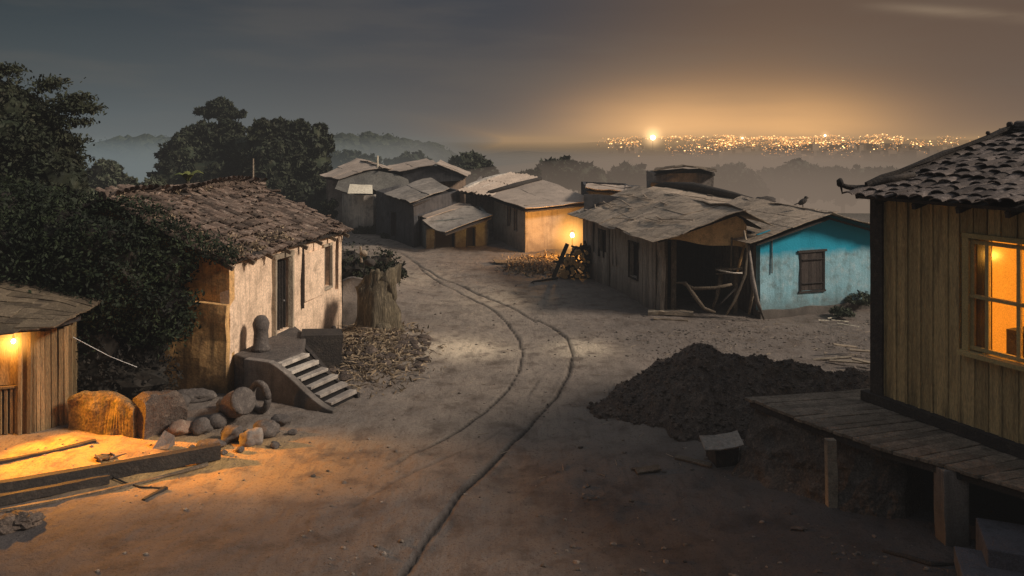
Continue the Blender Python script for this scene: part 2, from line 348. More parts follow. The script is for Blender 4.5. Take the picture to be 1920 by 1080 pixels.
def build_ground():
    xs = axis(-11, 11, .055, -9000, 9000, 1.10); ys = axis(8.5, 34, .055, -60, 12000, 1.045)
    X, Y = np.meshgrid(xs, ys, indexing='ij'); x = X.ravel(); y = Y.ravel()
    z = terrain(x, y)
    m = (np.abs(x) < 14) & (y > 5) & (y < 60)
    d = np.zeros_like(x); dk = np.zeros_like(x); bm = np.zeros_like(x)
    d[m], dk[m], bm[m] = rutmask(x[m], y[m])
    z = z-d+bm
    nx, ny = len(xs), len(ys)
    idx = np.arange(nx*ny).reshape(nx, ny)
    f = np.stack([idx[:-1, :-1], idx[1:, :-1], idx[1:, 1:], idx[:-1, 1:]], -1).reshape(-1, 4)
    me = bpy.data.meshes.new('ground'); me.vertices.add(nx*ny); me.vertices.foreach_set('co', np.stack([x, y, z], -1).ravel())
    me.loops.add(f.size); me.loops.foreach_set('vertex_index', f.ravel().astype(np.int32))
    me.polygons.add(len(f)); me.polygons.foreach_set('loop_start', (np.arange(len(f))*4).astype(np.int32)); me.polygons.foreach_set('loop_total', np.full(len(f), 4, np.int32))
    me.update(); me.validate(); me.polygons.foreach_set('use_smooth', [True]*len(me.polygons))
    a = me.attributes.new('rut', 'FLOAT', 'POINT'); a.data.foreach_set('value', dk)
    # trodden lane (pale, sandy) against dark loose soil
    road = [G(*p).xy for p in [(760,1300),(850,1080),(900,900),(930,780),(930,690),(900,620),(830,550),(740,480),(660,440),(560,420)]]
    best = np.full_like(x, 99.)
    for p, q in zip(road[:-1], road[1:]):
        ab = q-p; t = np.clip(((x-p.x)*ab.x+(y-p.y)*ab.y)/ab.dot(ab), 0, 1)
        best = np.minimum(best, np.hypot(x-p.x-ab.x*t, y-p.y-ab.y*t))
    lane = np.exp(-(best/2.9)**2)
    a = me.attributes.new('lane', 'FLOAT', 'POINT'); a.data.foreach_set('value', lane)
    fore_shade = (1-sstep(11.5, 16.0, y+.5*fbm(np.stack([x*.5, y*.5, 0*x], -1), 3, 77)))*sstep(-4.8, -2.6, x)
    fore_shade = np.maximum(fore_shade, 1-sstep(11.5, 13.2, y+.5*fbm(np.stack([x*.5, y*.5, 0*x], -1), 3, 78)))  # foreground shadow painted in: mask that darkens the near soil
    a = me.attributes.new('fore_shade', 'FLOAT', 'POINT'); a.data.foreach_set('value', fore_shade)
    pool_tint = np.exp(-(((x+6.5)/3.9)**4+((y-13.7)/1.25)**4)); a = me.attributes.new('ochre', 'FLOAT', 'POINT'); a.data.foreach_set('value', pool_tint)  # orange soil tint painted in to strengthen the bulb's pool of light
    light_pool = np.zeros_like(x)  # pools of light on the road, painted as pale ground
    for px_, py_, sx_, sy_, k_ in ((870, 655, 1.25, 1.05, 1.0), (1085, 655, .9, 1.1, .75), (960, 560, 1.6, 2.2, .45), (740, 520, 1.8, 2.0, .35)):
        q_ = G(px_, py_); light_pool = np.maximum(light_pool, k_*np.exp(-(((x-q_.x)/sx_)**2+((y-q_.y)/sy_)**2)))
    a = me.attributes.new('light_pool', 'FLOAT', 'POINT'); a.data.foreach_set('value', light_pool)
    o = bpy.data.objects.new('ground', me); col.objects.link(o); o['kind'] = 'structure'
    # material
    m = bpy.data.materials.new('trodden_earth'); m.use_nodes = True; nt = m.node_tree; N = nt.nodes; L = nt.links; b = N['Principled BSDF']
    b.inputs['Roughness'].default_value = .95; b.inputs['Specular IOR Level'].default_value = .1
    geo = N.new('ShaderNodeNewGeometry')
    def noise(sc, det=8, r=.62, vec=None):
        n = N.new('ShaderNodeTexNoise'); n.inputs['Scale'].default_value = sc; n.inputs['Detail'].default_value = det; n.inputs['Roughness'].default_value = r
        L.new(vec or geo.outputs['Position'], n.inputs['Vector']); return n.outputs[0]
    def rr(src, a_, c_, o0=0., o1=1.):
        r_ = N.new('ShaderNodeMapRange'); r_.inputs[1].default_value = a_; r_.inputs[2].default_value = c_; r_.inputs[3].default_value = o0; r_.inputs[4].default_value = o1; L.new(src, r_.inputs[0]); return r_.outputs[0]
    def mix(a_, c_, f_, mode='MIX'):
        x_ = N.new('ShaderNodeMix'); x_.data_type = 'RGBA'; x_.blend_type = mode
        for i, v in ((6, a_), (7, c_)):
            if isinstance(v, tuple): x_.inputs[i].default_value = (*v, 1)
            else: L.new(v, x_.inputs[i])
        if isinstance(f_, float): x_.inputs[0].default_value = f_
        else: L.new(f_, x_.inputs[0])
        return x_.outputs[2]
    def mul(a_, k):
        q = N.new('ShaderNodeMath'); q.operation = 'MULTIPLY'; L.new(a_, q.inputs[0])
        if isinstance(k, float): q.inputs[1].default_value = k
        else: L.new(k, q.inputs[1])
        return q.outputs[0]
    at = lambda n: (lambda q: (setattr(q, 'attribute_name', n), q.outputs['Fac'])[1])(N.new('ShaderNodeAttribute'))
    c = mix((.172, .144, .121), (.23, .19, .157), rr(noise(.45), .35, .65))
    c = mix(c, (.33, .272, .212), mul(at('lane'), rr(noise(.9), .3, .6, .2, .85)))
    c = mix(c, (.80, .65, .46), mul(at('light_pool'), rr(noise(1.3), .3, .6, .75, 1.)))  # road light pools go into the colour here
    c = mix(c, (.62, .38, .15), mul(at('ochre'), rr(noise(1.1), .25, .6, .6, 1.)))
    c = mix(c, (.13, .10, .078), mul(rr(noise(1.6, 10), .50, .68), .85))
    # fine speckle: grit and little stones
    c = mix(c, (.07, .055, .045), mul(rr(noise(26, 4, .7), .56, .68), .75))
    c = mix(c, (.48, .40, .31), mul(rr(noise(34, 3, .7), .66, .76), .5))
    mp = N.new('ShaderNodeMapping'); L.new(geo.outputs['Position'], mp.inputs[0]); mp.inputs['Rotation'].default_value = (0, 0, R(-38)); mp.inputs['Scale'].default_value = (3.2, .5, 1)
    c = mix(c, (.15, .115, .09), mul(rr(noise(2.0, 8, .65, mp.outputs[0]), .52, .70), .55))
    c = mix(c, mix(c, (.47, .49, .55), 1.0, 'MULTIPLY'), at('fore_shade'))  # foreground shade multiplied into the ground colour
    c = mix(c, (.030, .025, .022), mul(at('rut'), .95))
    sp = N.new('ShaderNodeSeparateXYZ'); L.new(geo.outputs['Position'], sp.inputs[0])
    valley = mix((.035, .042, .028), (.085, .075, .05), rr(noise(.05), .4, .62))
    c = mix(c, valley, rr(sp.outputs[1], 50., 66.))
    L.new(c, b.inputs['Base Color'])
    bp = N.new('ShaderNodeBump'); bp.inputs['Strength'].default_value = 1.0; bp.inputs['Distance'].default_value = .06
    ad = N.new('ShaderNodeMath'); ad.operation = 'ADD'; L.new(noise(7, 8, .7), ad.inputs[0]); L.new(mul(noise(30, 4, .7), .35), ad.inputs[1])
    L.new(ad.outputs[0], bp.inputs['Height']); L.new(bp.outputs[0], b.inputs['Normal'])
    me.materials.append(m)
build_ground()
def _grid(x0, x1, y0, y1, st):
    xs = np.arange(x0, x1+st, st); ys = np.arange(y0, y1+st, st); X, Y = np.meshgrid(xs, ys, indexing='ij')
    return x0, y0, st, len(xs), len(ys), terrain(X.ravel(), Y.ravel()).reshape(X.shape)
_GR = [_grid(-32, 32, 6, 58, .1), _grid(-420, 420, 58, 640, 2.), _grid(-3000, 3600, 640, 6100, 14.)]
def gz(x, y):
    for x0, y0, st, nx, ny, T in _GR:
        i = (x-x0)/st; j = (y-y0)/st
        if 0 <= i < nx-1 and 0 <= j < ny-1:
            a = int(i); b = int(j); u = i-a; v = j-b
            return float((T[a, b]*(1-u)+T[a+1, b]*u)*(1-v)+(T[a, b+1]*(1-u)+T[a+1, b+1]*u)*v)
    return float(terrain(np.array([x]), np.array([y]))[0])

# ---------------------------------------------------------------- building helpers
def wall_panel(mb, p0, p1, z0, top, holes=(), th=.16, wob=.02, step=.3, seed=0, flip=False, top_from=None):
    """a wall from p0 to p1 (outer face on the right when walking p0->p1, unless flip); top = height or function of u;
       holes = (u0,u1,z0,z1)"""
    p0 = Vector(p0[:2]); p1 = Vector(p1[:2]); L = (p1-p0).length; d = (p1-p0)/L; n = Vector((d.y, -d.x))*(-1 if flip else 1)
    tf = top if callable(top) else (lambda u: top)
    ztop0 = min(tf(0), tf(L), tf(L/2))
    if top_from is None: top_from = max([h[3] for h in holes], default=z0+ (ztop0-z0)*.7)
    def cuts(a, b, ex):
        s = sorted(set([a, b]+[e for e in ex if a < e < b])); out = []
        for q, r in zip(s[:-1], s[1:]):
            k = max(1, round((r-q)/step)); out += [q+(r-q)*i/k for i in range(k)]
        return out+[s[-1]]
    us = cuts(0, L, [h[0] for h in holes]+[h[1] for h in holes]); zs = cuts(z0, ztop0, [h[2] for h in holes]+[h[3] for h in holes])
    nu, nz = len(us), len(zs)
    def hole(i, j):
        if i < 0 or j < 0 or i >= nu-1 or j >= nz-1: return True
        u = (us[i]+us[i+1])/2; z = (zs[j]+zs[j+1])/2
        return any(h[0] < u < h[1] and h[2] < z < h[3] for h in holes)
    vs = []
    for side in (0, 1):
        for i, u in enumerate(us):
            for j, z in enumerate(zs):
                if z > top_from: zz = top_from+(z-top_from)/(ztop0-top_from)*(tf(u)-top_from)
                else: zz = z
                q = p0+d*u
                w = wob*n1(q.x*1.3, q.y*1.3, zz*1.3+seed, 1, 2, seed)
                q = q+n*(w-side*th)
                vs.append((q.x, q.y, zz))
    fs = []; O = nu*nz
    I = lambda s, i, j: s*O+i*nz+j
    for i in range(nu-1):
        for j in range(nz-1):
            if hole(i, j): continue
            fs.append((I(0, i, j), I(0, i+1, j), I(0, i+1, j+1), I(0, i, j+1))); fs.append((I(1, i, j), I(1, i, j+1), I(1, i+1, j+1), I(1, i+1, j)))
            if hole(i-1, j): fs.append((I(0, i, j), I(0, i, j+1), I(1, i, j+1), I(1, i, j)))
            if hole(i+1, j): fs.append((I(0, i+1, j), I(1, i+1, j), I(1, i+1, j+1), I(0, i+1, j+1)))
            if hole(i, j-1): fs.append((I(0, i, j), I(1, i, j), I(1, i+1, j), I(0, i+1, j)))
            if hole(i, j+1): fs.append((I(0, i, j+1), I(0, i+1, j+1), I(1, i+1, j+1), I(1, i, j+1)))
    mb.add(vs, fs)
def on_wall(p0, p1, u, z, out=0., flip=False):
    p0 = Vector(p0[:2]); p1 = Vector(p1[:2]); d = (p1-p0).normalized(); n = Vector((d.y, -d.x))*(-1 if flip else 1)
    q = p0+d*u+n*out; return Vector((q.x, q.y, z))
def bilin(q, u, v):
    a, b, c, d = [Vector(p) for p in q]      # a-b eave (u), d-c top
    return (a.lerp(b, u)).lerp(d.lerp(c, u), v)
def sheet_roof(mb, q, nu, nv, th=.03, wav=0, wob=.03, jit=.02, over=.06, seed=0, lift=.02, sub=3, ragged=.05, sag=0.):
    """overlapping sheets laid on the four-cornered surface q (eave a-b, top d-c)"""
    rnd = random.Random(seed)
    nn = (Vector(q[1])-Vector(q[0])).cross(Vector(q[3])-Vector(q[0])).normalized()
    if nn.z < 0: nn = -nn
    for j in range(nv):
        for i in range(nu):
            ju = [rnd.uniform(-jit, jit) for _ in range(4)]
            u0 = i/nu-over/2; u1 = (i+1)/nu+over/2; v0 = j/nv-over-(rnd.uniform(0, ragged) if j == 0 else 0); v1 = (j+1)/nv+over/2
            off = lift*(1+(i % 2)*.8)+rnd.uniform(0, lift)+ (nv-j)*.0
            tl = rnd.uniform(0, lift*1.5)
            S = sub*2 if wav else sub
            vs = []; 
            for a in range(S+1):
                for b in range(sub+1):
                    u = u0+(u1-u0)*a/S; v = v0+(v1-v0)*b/sub
                    p = bilin(q, u+ju[0]*(b/sub-.5), v+ju[1]*(a/S-.5))
                    h = off+tl*(1-b/sub)-sag*math.sin(math.pi*min(1, max(0, u)))*(1-.6*v)+wob*n1(p.x, p.y, seed*3.1, .9, 2, seed)+(wav*(1 if a % 2 else -1) if wav else 0)
                    vs.append(p+nn*h)
            top = len(vs); vs += [p-nn*th for p in vs]
            fs = []
            I = lambda a, b: a*(sub+1)+b
            for a in range(S):
                for b in range(sub):
                    fs.append((I(a, b), I(a+1, b), I(a+1, b+1), I(a, b+1))); fs.append((top+I(a, b), top+I(a, b+1), top+I(a+1, b+1), top+I(a+1, b)))
            for a in range(S):
                fs.append((I(a, 0), top+I(a, 0), top+I(a+1, 0), I(a+1, 0))); fs.append((I(a, sub), I(a+1, sub), top+I(a+1, sub), top+I(a, sub)))
            for b in range(sub):
                fs.append((I(0, b), I(0, b+1), top+I(0, b+1), top+I(0, b))); fs.append((I(S, b), top+I(S, b), top+I(S, b+1), I(S, b+1)))
            mb.add(vs, fs)
def underlay(mb, q, th=.08, down=.05):
    nn = (Vector(q[1])-Vector(q[0])).cross(Vector(q[3])-Vector(q[0])).normalized()
    if nn.z < 0: nn = -nn
    t = [Vector(p)-nn*down for p in q]; b = [p-nn*th for p in t]
    mb.add(t+b, [(0, 1, 2, 3), (7, 6, 5, 4), (0, 4, 5, 1), (1, 5, 6, 2), (2, 6, 7, 3), (3, 7, 4, 0)])
def tiles(mb, q, tw, tl, jit=.03, seed=0, sag=.05, arc=5, miss=.03, rise=.45):
    rnd = random.Random(seed); a, b, c, d = [Vector(p) for p in q]
    Lu = (b-a).length; Lv = (d-a).length; nu = int(Lu/tw); nv = int(Lv/tl)
    nn = (b-a).cross(d-a).normalized()
    if nn.z < 0: nn = -nn
    for j in range(nv+1):
        for i in range(nu+1):
            if rnd.random() < miss and j > 0: continue
            u = (i+.5*(j % 2)*0)/nu; v = j/nv
            p = bilin(q, u, v-.02); p2 = bilin(q, u, v+1.35/nv)
            s = sag*n1(p.x, p.y, 0, .6, 3, seed)
            p = p+nn*(s+rnd.uniform(.02, .02+jit)); p2 = p2+nn*(s+rnd.uniform(-.01, jit*.5)-.0)
            dv = (p2-p).normalized(); uu = (b-a).normalized()
            ang = rnd.uniform(-1, 1)*jit*2.2; uu = (Matrix.Rotation(ang, 3, nn) @ uu); sh = uu*rnd.uniform(-jit, jit)
            dv = (Matrix.Rotation(ang, 3, nn) @ dv)
            ln = (p2-p).length*rnd.uniform(.92, 1.05); vs = []
            for e, (cc, k) in enumerate(((p+sh-dv*rnd.uniform(0, jit*1.5), 1.0), (p+sh+dv*ln, .82))):
                for t in range(arc+1):
                    th = math.pi*t/arc; vs.append(cc-uu*math.cos(th)*tw*.56*k+nn*(math.sin(th)*tw*rise*k))
            # thickness at the lower lip
            for t in range(arc+1):
                th = math.pi*t/arc; vs.append(vs[t]-nn*.018*math.sin(th)+uu*math.cos(th)*.016)
            m = arc+1; fs = [(t, t+1, m+t+1, m+t) for t in range(arc)]+[(2*m+t, 2*m+t+1, t+1, t) for t in range(arc)]
            mb.add(vs, fs)
def leaves(mb, C, size, asp=(1.6, 1), up=.25):
    """free leaf quads of the given size about the points C (n,3)"""
    n = len(C); a = rng.normal(size=(n, 3)); a[:, 2] += up*0; a /= np.linalg.norm(a, axis=1)[:, None]
    b = rng.normal(size=(n, 3)); b -= (b*a).sum(1)[:, None]*a; b /= np.linalg.norm(b, axis=1)[:, None]
    s = size*rng.uniform(.6, 1.4, n)[:, None]; a = a*s*asp[0]/2; b = b*s*asp[1]/2
    mb.quads(np.stack([C-a, C-b*.7-a*.1, C+a, C+b*.7-a*.1], 1))
def crown_points(blobs, n, clus=.22, per=40, fill=.85, bottom=None):
    out = []
    vol = np.array([b[1][0]*b[1][1]*b[1][2] for b in blobs])**.66; vol /= vol.sum()
    for (c, r), w in zip(blobs, vol):
        k = max(3, int(n*w/per)); r = np.array(r)
        d = rng.normal(size=(k, 3)); d /= np.linalg.norm(d, axis=1)[:, None]
        cc = np.array(c)+d*r*rng.uniform(fill-.25, 1.0, k)[:, None]
        cr = r.mean()*clus*rng.uniform(.6, 1.5, k)
        e = rng.normal(size=(k, per, 3)); e /= np.linalg.norm(e, axis=2)[:, :, None]; e *= rng.uniform(.3, 1, (k, per, 1))**.5
        e[:, :, 2] *= .7
        out.append((cc[:, None, :]+e*cr[:, None, None]).reshape(-1, 3))
    p = np.concatenate(out)
    if bottom is not None: p = p[p[:, 2] > bottom]
    return p
def tree(name, base, blobs, label, cat, n, leaf, lm, trunk_r=.25, group=None, core=.74, limbs=True, clus=.22, per=40, coremat=True):
    base = Vector(base); o = thing(name, base, label, cat, group)
    mb = MB()
    top = Vector(blobs[0][0]); pts = [base+Vector((0, 0, -.2))]
    for k in range(1, 5):
        t = k/4; q = base.lerp(top, t); pts.append(q+Vector((random.uniform(-.12, .12), random.uniform(-.12, .12), 0))*trunk_r*4*(1-t))
    mb.tube(pts, [trunk_r*1.35, trunk_r, trunk_r*.85, trunk_r*.65, trunk_r*.4], 9, .06)
    if limbs:
        for c, r in blobs[1:]:
            s = base.lerp(top, random.uniform(.35, .7)); c = Vector(c); m = s.lerp(c, .5)+Vector((0, 0, -.1*(c-s).length))
            mb.tube([s, m, c], [trunk_r*.5, trunk_r*.33, trunk_r*.12], 6, .05)
    link('trunk', mb, M['bark'], o, True)
    cr = MB()
    if core:
        for i, (c, r) in enumerate(blobs): cr.blob(c, [q*core for q in r], 3, .28, 2.2, i+len(name))
    pp = crown_points(blobs, n, clus, per); leaves(cr, pp[::3], leaf*1.35); leaves(cr, pp[1::3], leaf); leaves(cr, pp[2::3], leaf*.7)
    link('crown', cr, lm, o)
    return o
def bushpoints(blobs, n): return crown_points(blobs, n, .3, 30)

# ================================================================ LEFT HOUSE (tiled roof)
A = Vector((-6.16, 17.44)); B = Vector((-4.90, 23.0)); du = (B-A).normalized(); nv = Vector((du.y, -du.x)); back = -nv   # nv points to the street
W = 5.44; C_ = B+back*W; D = A+back*W
house = thing('tiled_house', (A.x, A.y, 0), 'peach plastered house with a worn clay tile roof beside the lane', 'house')
wm = MB(); Ls = (B-A).length
# openings on the street wall: door, long window, corner slot
door = (1.90, 2.62, .82, 2.60); win = (4.55, 4.95, 1.45, 2.55); slot = (5.30, 5.52, 1.25, 2.72)
def tprof(u): return 2.86+.06*math.sin(u*1.1)
wall_panel(wm, A, B, -.2, tprof, [door, win, slot], th=.22, wob=.05, step=.22, seed=1, top_from=2.75)
wall_panel(wm, B, C_, -.2, lambda u: 2.86+1.3*(1-abs(u-W/2)/(W/2)), [], th=.2, wob=.04, seed=2)
link('wall', wm, M['peach'], house)
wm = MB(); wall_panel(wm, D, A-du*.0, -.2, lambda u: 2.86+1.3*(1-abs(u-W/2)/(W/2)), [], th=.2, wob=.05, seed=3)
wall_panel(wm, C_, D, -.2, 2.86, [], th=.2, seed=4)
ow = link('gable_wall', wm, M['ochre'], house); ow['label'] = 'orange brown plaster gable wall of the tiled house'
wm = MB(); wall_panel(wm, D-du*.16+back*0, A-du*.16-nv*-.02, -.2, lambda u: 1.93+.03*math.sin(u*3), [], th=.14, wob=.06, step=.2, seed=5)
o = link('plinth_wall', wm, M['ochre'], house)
# raised plaster panel with rim between door and corner
pb = MB(); pb.box(on_wall(A, B, 3.93, 1.92, .035), (1.12, .05, 1.25), Matrix.Rotation(math.atan2(du.y, du.x), 3, 'Z')); link('plaster_panel', pb, M['peach'], house, bevel=.01)
pb = MB()
for u in (3.30,): pb.beam(on_wall(A, B, u, 1.15, .03), on_wall(A, B, u, 2.72, .03), .07, .05)
link('panel_batten', pb, M['wood_dark'], house)
pb = MB(); pb.beam(on_wall(A, B, 1.84, .8, .04), on_wall(A, B, 1.84, 2.66, .04), .11, .12, jit=.006, seg=3); pb.beam(on_wall(A, B, 2.68, .8, .04), on_wall(A, B, 2.68, 2.66, .04), .11, .12, jit=.006, seg=3); pb.beam(on_wall(A, B, 1.78, 2.67, .04), on_wall(A, B, 2.74, 2.67, .04), .12, .12)
link('door_frame', pb, M['wood_pale'], house)
pb = MB()
for k in range(5):
    u = 1.93+k*.14; pb.beam(on_wall(A, B, u+.06, .64, -.12), on_wall(A, B, u+.06, 2.5, -.12), .13, .03)
dr = link('door', pb, M['wood_dark'], house)
pb = MB(); pb.blob(on_wall(A, B, 2.5, 1.5, -.07), (.03, .03, .03), 2, 0); link('handle', pb, M['metal'], dr)
pb = MB()
for a, b in (((4.51, 1.4), (4.51, 2.6)), ((4.99, 1.4), (4.99, 2.6)), ((4.47, 1.41), (5.03, 1.41)), ((4.47, 2.6), (5.03, 2.6))):
    pb.beam(on_wall(A, B, a[0], a[1], .02), on_wall(A, B, b[0], b[1], .02), .07, .07)
wf = link('window', pb, M['wood_pale'], house)
pb = MB(); pb.box(on_wall(A, B, 4.75, 2.0, -.15), (.42, .02, 1.1), Matrix.Rotation(math.atan2(du.y, du.x), 3, 'Z')); link('shutter', pb, M['wood_dark'], wf)
pb = MB(); pb.box(on_wall(A, B, 5.41, 1.98, -.17), (.3, .03, 1.6), Matrix.Rotation(math.atan2(du.y, du.x), 3, 'Z')); link('vent_slot', pb, M['wood_dark'], house)
# roof
def v3(p, z): return Vector((p.x, p.y, z))
E0 = v3(A-du*.45+nv*.17, 2.90); E1 = v3(B+du*.16+nv*.17, 2.90); R1 = v3(B+du*.0+back*W/2, 4.20); R0 = v3(A-du*.45+back*W/2, 4.22)
BE0 = v3(A-du*.45+back*(W+.35), 2.80); BE1 = v3(B+du*.0+back*(W+.35), 2.82)
rm = MB(); tiles(rm, [E0, E1, R1, R0], .165, .23, .045, 11, .12, miss=.04); tiles(rm, [BE1, BE0, R0, R1], .20, .27, .04, 12, .1)
# tumbled loose tiles
for k in range(120):
    u, v = random.random(), random.random()**1.2; p = bilin([E0, E1, R1, R0], u, v); s = random.uniform(.07, .13)
    rm.box(p+Vector((0, 0, .13)), (s*1.6, s*1.1, .03), Matrix.Rotation(random.uniform(0, 3), 3, 'Z') @ Matrix.Rotation(random.uniform(-.6, .6), 3, 'X'), .01)
for k in range(24):
    p = R0.lerp(R1, k/23.0); d2 = (R1-R0).normalized()
    rm.tube([p-d2*.14+Vector((0, 0, .05)), p+d2*.14+Vector((0, 0, .07+random.uniform(0, .03)))], [.11, .095], 8)
link('roof', rm, M['tile'], house)
rb = MB(); underlay(rb, [E0, E1, R1, R0], .06, .02); underlay(rb, [BE1, BE0, R0, R1], .06, .02)
link('roof_boards', rb, M['wood_dark'], house)
rb = MB()
for k in range(8):
    u = .03+k/7.5; e = bilin([E0, E1, R1, R0], u, -.03); t = bilin([E0, E1, R1, R0], u, .5); rb.beam(e-Vector((0, 0, .13)), t-Vector((0, 0, .13)), .07, .09)
link('rafters', rb, M['wood'], house)
# moss and dry debris over the eave
mb = MB(); pts = []
for k in range(60):
    u = random.random()**1.5; v = abs(random.gauss(0, .12)) if random.random() < .7 else random.random()
    p = bilin([E0, E1, R1, R0], u*.75, v); pts.append((p.x, p.y, p.z+.1))
pts = np.array(pts); cl = (pts[:, None, :]+rng.normal(size=(len(pts), 26, 3))*np.array([.09, .09, .04])).reshape(-1, 3); leaves(mb, cl, .05)
link('roof_moss', mb, M['litter'], house)
# antenna pole on the ridge
mb = MB(); top = v3(B+back*W/2-du*.15, 0); mb.tube([Vector((top.x, top.y, 4.0)), Vector((top.x, top.y, 4.95))], [.028, .02], 6)
single('roof_pole', mb, M['wood_pale'], 'thin pale pole standing on the ridge of the tiled house', 'pole')

# landing and stairs
def stairs():
    o = thing('stone_staircase', (-5.1, 18.4, 0), 'short stone staircase with a curved side wall at the tiled house door', 'stairs')
    a = on_wall(A, B, 1.35, 0, .0); b = on_wall(A, B, 2.95, 0, .0)
    dd = Vector((.925, -.38, 0)).normalized(); side = Vector((-dd.y, dd.x, 0))       # stairs run down along dd
    Lc = G(468, 742)                                            # foot of landing's near corner
    # landing block
    ZL = .80; wdt = .92; sst = Vector((-5.0, 16.86, 0)); s0 = sst+side*(wdt/2)
    pts = [Vector((-6.10, 17.55, 0)), Vector((-5.62, 17.12, 0)), sst, sst+side*wdt, Vector((-4.95, 19.3, 0)), on_wall(A, B, 2.9, 0, .0)]
    lm_ = MB(); m_ = len(pts)
    lm_.add([p+Vector((0, 0, -.1)) for p in pts]+[p+Vector((0, 0, ZL)) for p in pts], [tuple(range(m_))[::-1], tuple(range(m_, 2*m_))]+[(i, (i+1) % m_, m_+(i+1) % m_, m_+i) for i in range(m_)])
    link('landing', lm_, M['stone'], o, bevel=.03)
    n = 6; run = .225; rise = ZL/n
    tr = MB(); lowm = MB()
    for k in range(n):
        z1 = .80-rise*k; c = s0+dd*(run*(k+.5)+.02*k)+Vector((0, 0, z1-.035)); c.z = z1-.035
        tr.box(c, (run*.80, wdt, .07), Matrix.Rotation(math.atan2(dd.y, dd.x)+random.uniform(-.05, .05), 3, 'Z'), .012)
    for k in range(n): lowm.box(s0+dd*(run*(k+.5))+Vector((0, 0, (.80-rise*k-.09)/2-.05)), (run*1.0, wdt-.04, max(.06, .80-rise*k-.09)), Matrix.Rotation(math.atan2(dd.y, dd.x), 3, 'Z'))
    t = link('treads', tr, M['pale_pl'], o, bevel=.012); link('stair_core', lowm, M['void'], o)
    # curved solid string wall on the near side
    for sgn, nm in ((-1, 'side_wall'), (1, 'side_rail')):
        sm = MB(); prof = []
        K = 14; T = .17 if sgn < 0 else .09
        e0 = s0+side*sgn*(-1)*0
        cen = s0+side*(sgn*(wdt/2+T/2+.01)); 
        vs = []
        for i in range(K+1):
            q = i/K; dist = (-.66 if sgn < 0 else -.1)+q*(n*run+(.9 if sgn < 0 else .2))
            if dist < 0: h = .86
            else:
                w = dist/(n*run+.1); h = .86-.80*(w*w*(3-2*w)*.45+w*.55) if w < 1 else .05
            if sgn > 0: h = h*.8
            for s_ in (-1, 1):
                p = cen+dd*dist+side*(s_*T/2)
                vs += [(p.x, p.y, -.1), (p.x, p.y, max(h, .03))]
        fs = []
        for i in range(K):
            o4 = i*4
            fs += [(o4, o4+4, o4+5, o4+1), (o4+2, o4+3, o4+7, o4+6), (o4+1, o4+5, o4+7, o4+3)]
        fs += [(0, 1, 3, 2), (K*4, K*4+2, K*4+3, K*4+1)]
        sm.add(vs, fs); link(nm, sm, M['grey_pl'] if sgn < 0 else M['wood_dark'], o, bevel=.02)
    return s0, dd, side
s0, dd_, side_ = stairs()
# stone post with a domed head at the stair top
mb = MB(); c = Vector((-5.60, 17.85, .80))
mb.lathe(c, [(.21, 0), (.22, .08), (.17, .12), (.155, .42), (.17, .5), (.185, .6), (.15, .70), (.09, .77), (.02, .79)], 18)
single('newel_post', mb, M['stone'], 'squat round headed stone post on the stair landing', 'post', smooth=True)

# stones and pots below the house
def boulder(px, py, r, label, nm='boulder', m='stone', h=None, sq=(1, 1, .75), z=None, amp=.36):
    r *= .80; p = G(px, py); mb = MB(); k = random.randint(0, 999)
    zz = (gz(p.x, p.y) if z is None else z)
    mb.blob((p.x, p.y, zz+r*sq[2]*.72), (r*sq[0], r*sq[1], r*sq[2]), 3, amp, 1.3, k)
    return single(nm, mb, M[m], label, 'stone', 'boulders heaped below the tiled house', smooth=True)
boulder(376, 808, .26, 'brown boulder left of the egg shaped pale stone')
boulder(407, 800, .23, 'smooth egg shaped pale stone in the middle of the heap', sq=(1, .9, .85), amp=.05)
boulder(365, 758, .36, 'large flat dark boulder lying at the foot of the ochre wall', sq=(1.3, .9, .5))
boulder(470, 830, .25, 'pale stone facing the lane at the front of the heap', sq=(1, .9, .9), m='pale_pl')
boulder(500, 815, .27, 'rounded dark stone right of the pale front stone', sq=(1.1, .9, .7))
boulder(438, 822, .25, 'dark rounded stone left of the pale front stone')
boulder(525, 795, .22, 'small dark stone nearest the staircase', sq=(1.3, .9, .6))
boulder(340, 812, .26, 'reddish stone leaning on the mud wall end', m='clay')
boulder(395, 835, .2, 'low half buried stone in front of the heap', sq=(1.6, 1, .5))
boulder(425, 778, .22, 'small stone wedged beneath the lying jar')
boulder(330, 775, .3, 'dark stone sitting behind the mud wall end', sq=(1.2, 1, .8))
for k, (x, y, s) in enumerate([(548, 812, .1), (450, 845, .09), (420, 850, .07), (515, 835, .1), (360, 842, .09)]):
    boulder(x, y, s, ['fist sized stone at the foot of the stairs', 'fist sized stone before the pale front stone', 'tiny stone left of the fist sized one', 'fist sized stone right of the heap', 'small stone by the end of the long beam'][k])
mb = MB(); p = G(452, 790); rot = Matrix.Rotation(R(-38), 3, 'Z') @ Matrix.Rotation(R(66), 3, 'Y')
jr = thing('clay_jar', p, 'large clay jar with a thick rim lying on the boulders', 'jar')
mb.lathe(p+Vector((-.32, .15, .22)), [(.05, -.02), (.16, .02), (.24, .16), (.26, .32), (.22, .48), (.19, .54)], 20, rot); link('jar_body', mb, M['clay'], jr, True)
mb = MB(); mb.lathe(p+Vector((-.32, .15, .22)), [(.17, .52), (.25, .53), (.27, .58), (.25, .63), (.17, .64)], 20, rot); link('rim', mb, M['stone'], jr, True)
mb = MB(); p = G(487, 778)
n_ = 22; ring = [p+Vector((.0, 0, .36))+Vector((.25*math.cos(a)*.8, .25*math.cos(a)*-.5, .27*math.sin(a))) for a in [2*math.pi*i/n_ for i in range(n_+1)]]
mb.tube(ring, .07, 8); single('stone_ring', mb, M['stone'], 'broken pale stone ring leaning against the clay jar', 'ring', smooth=True)

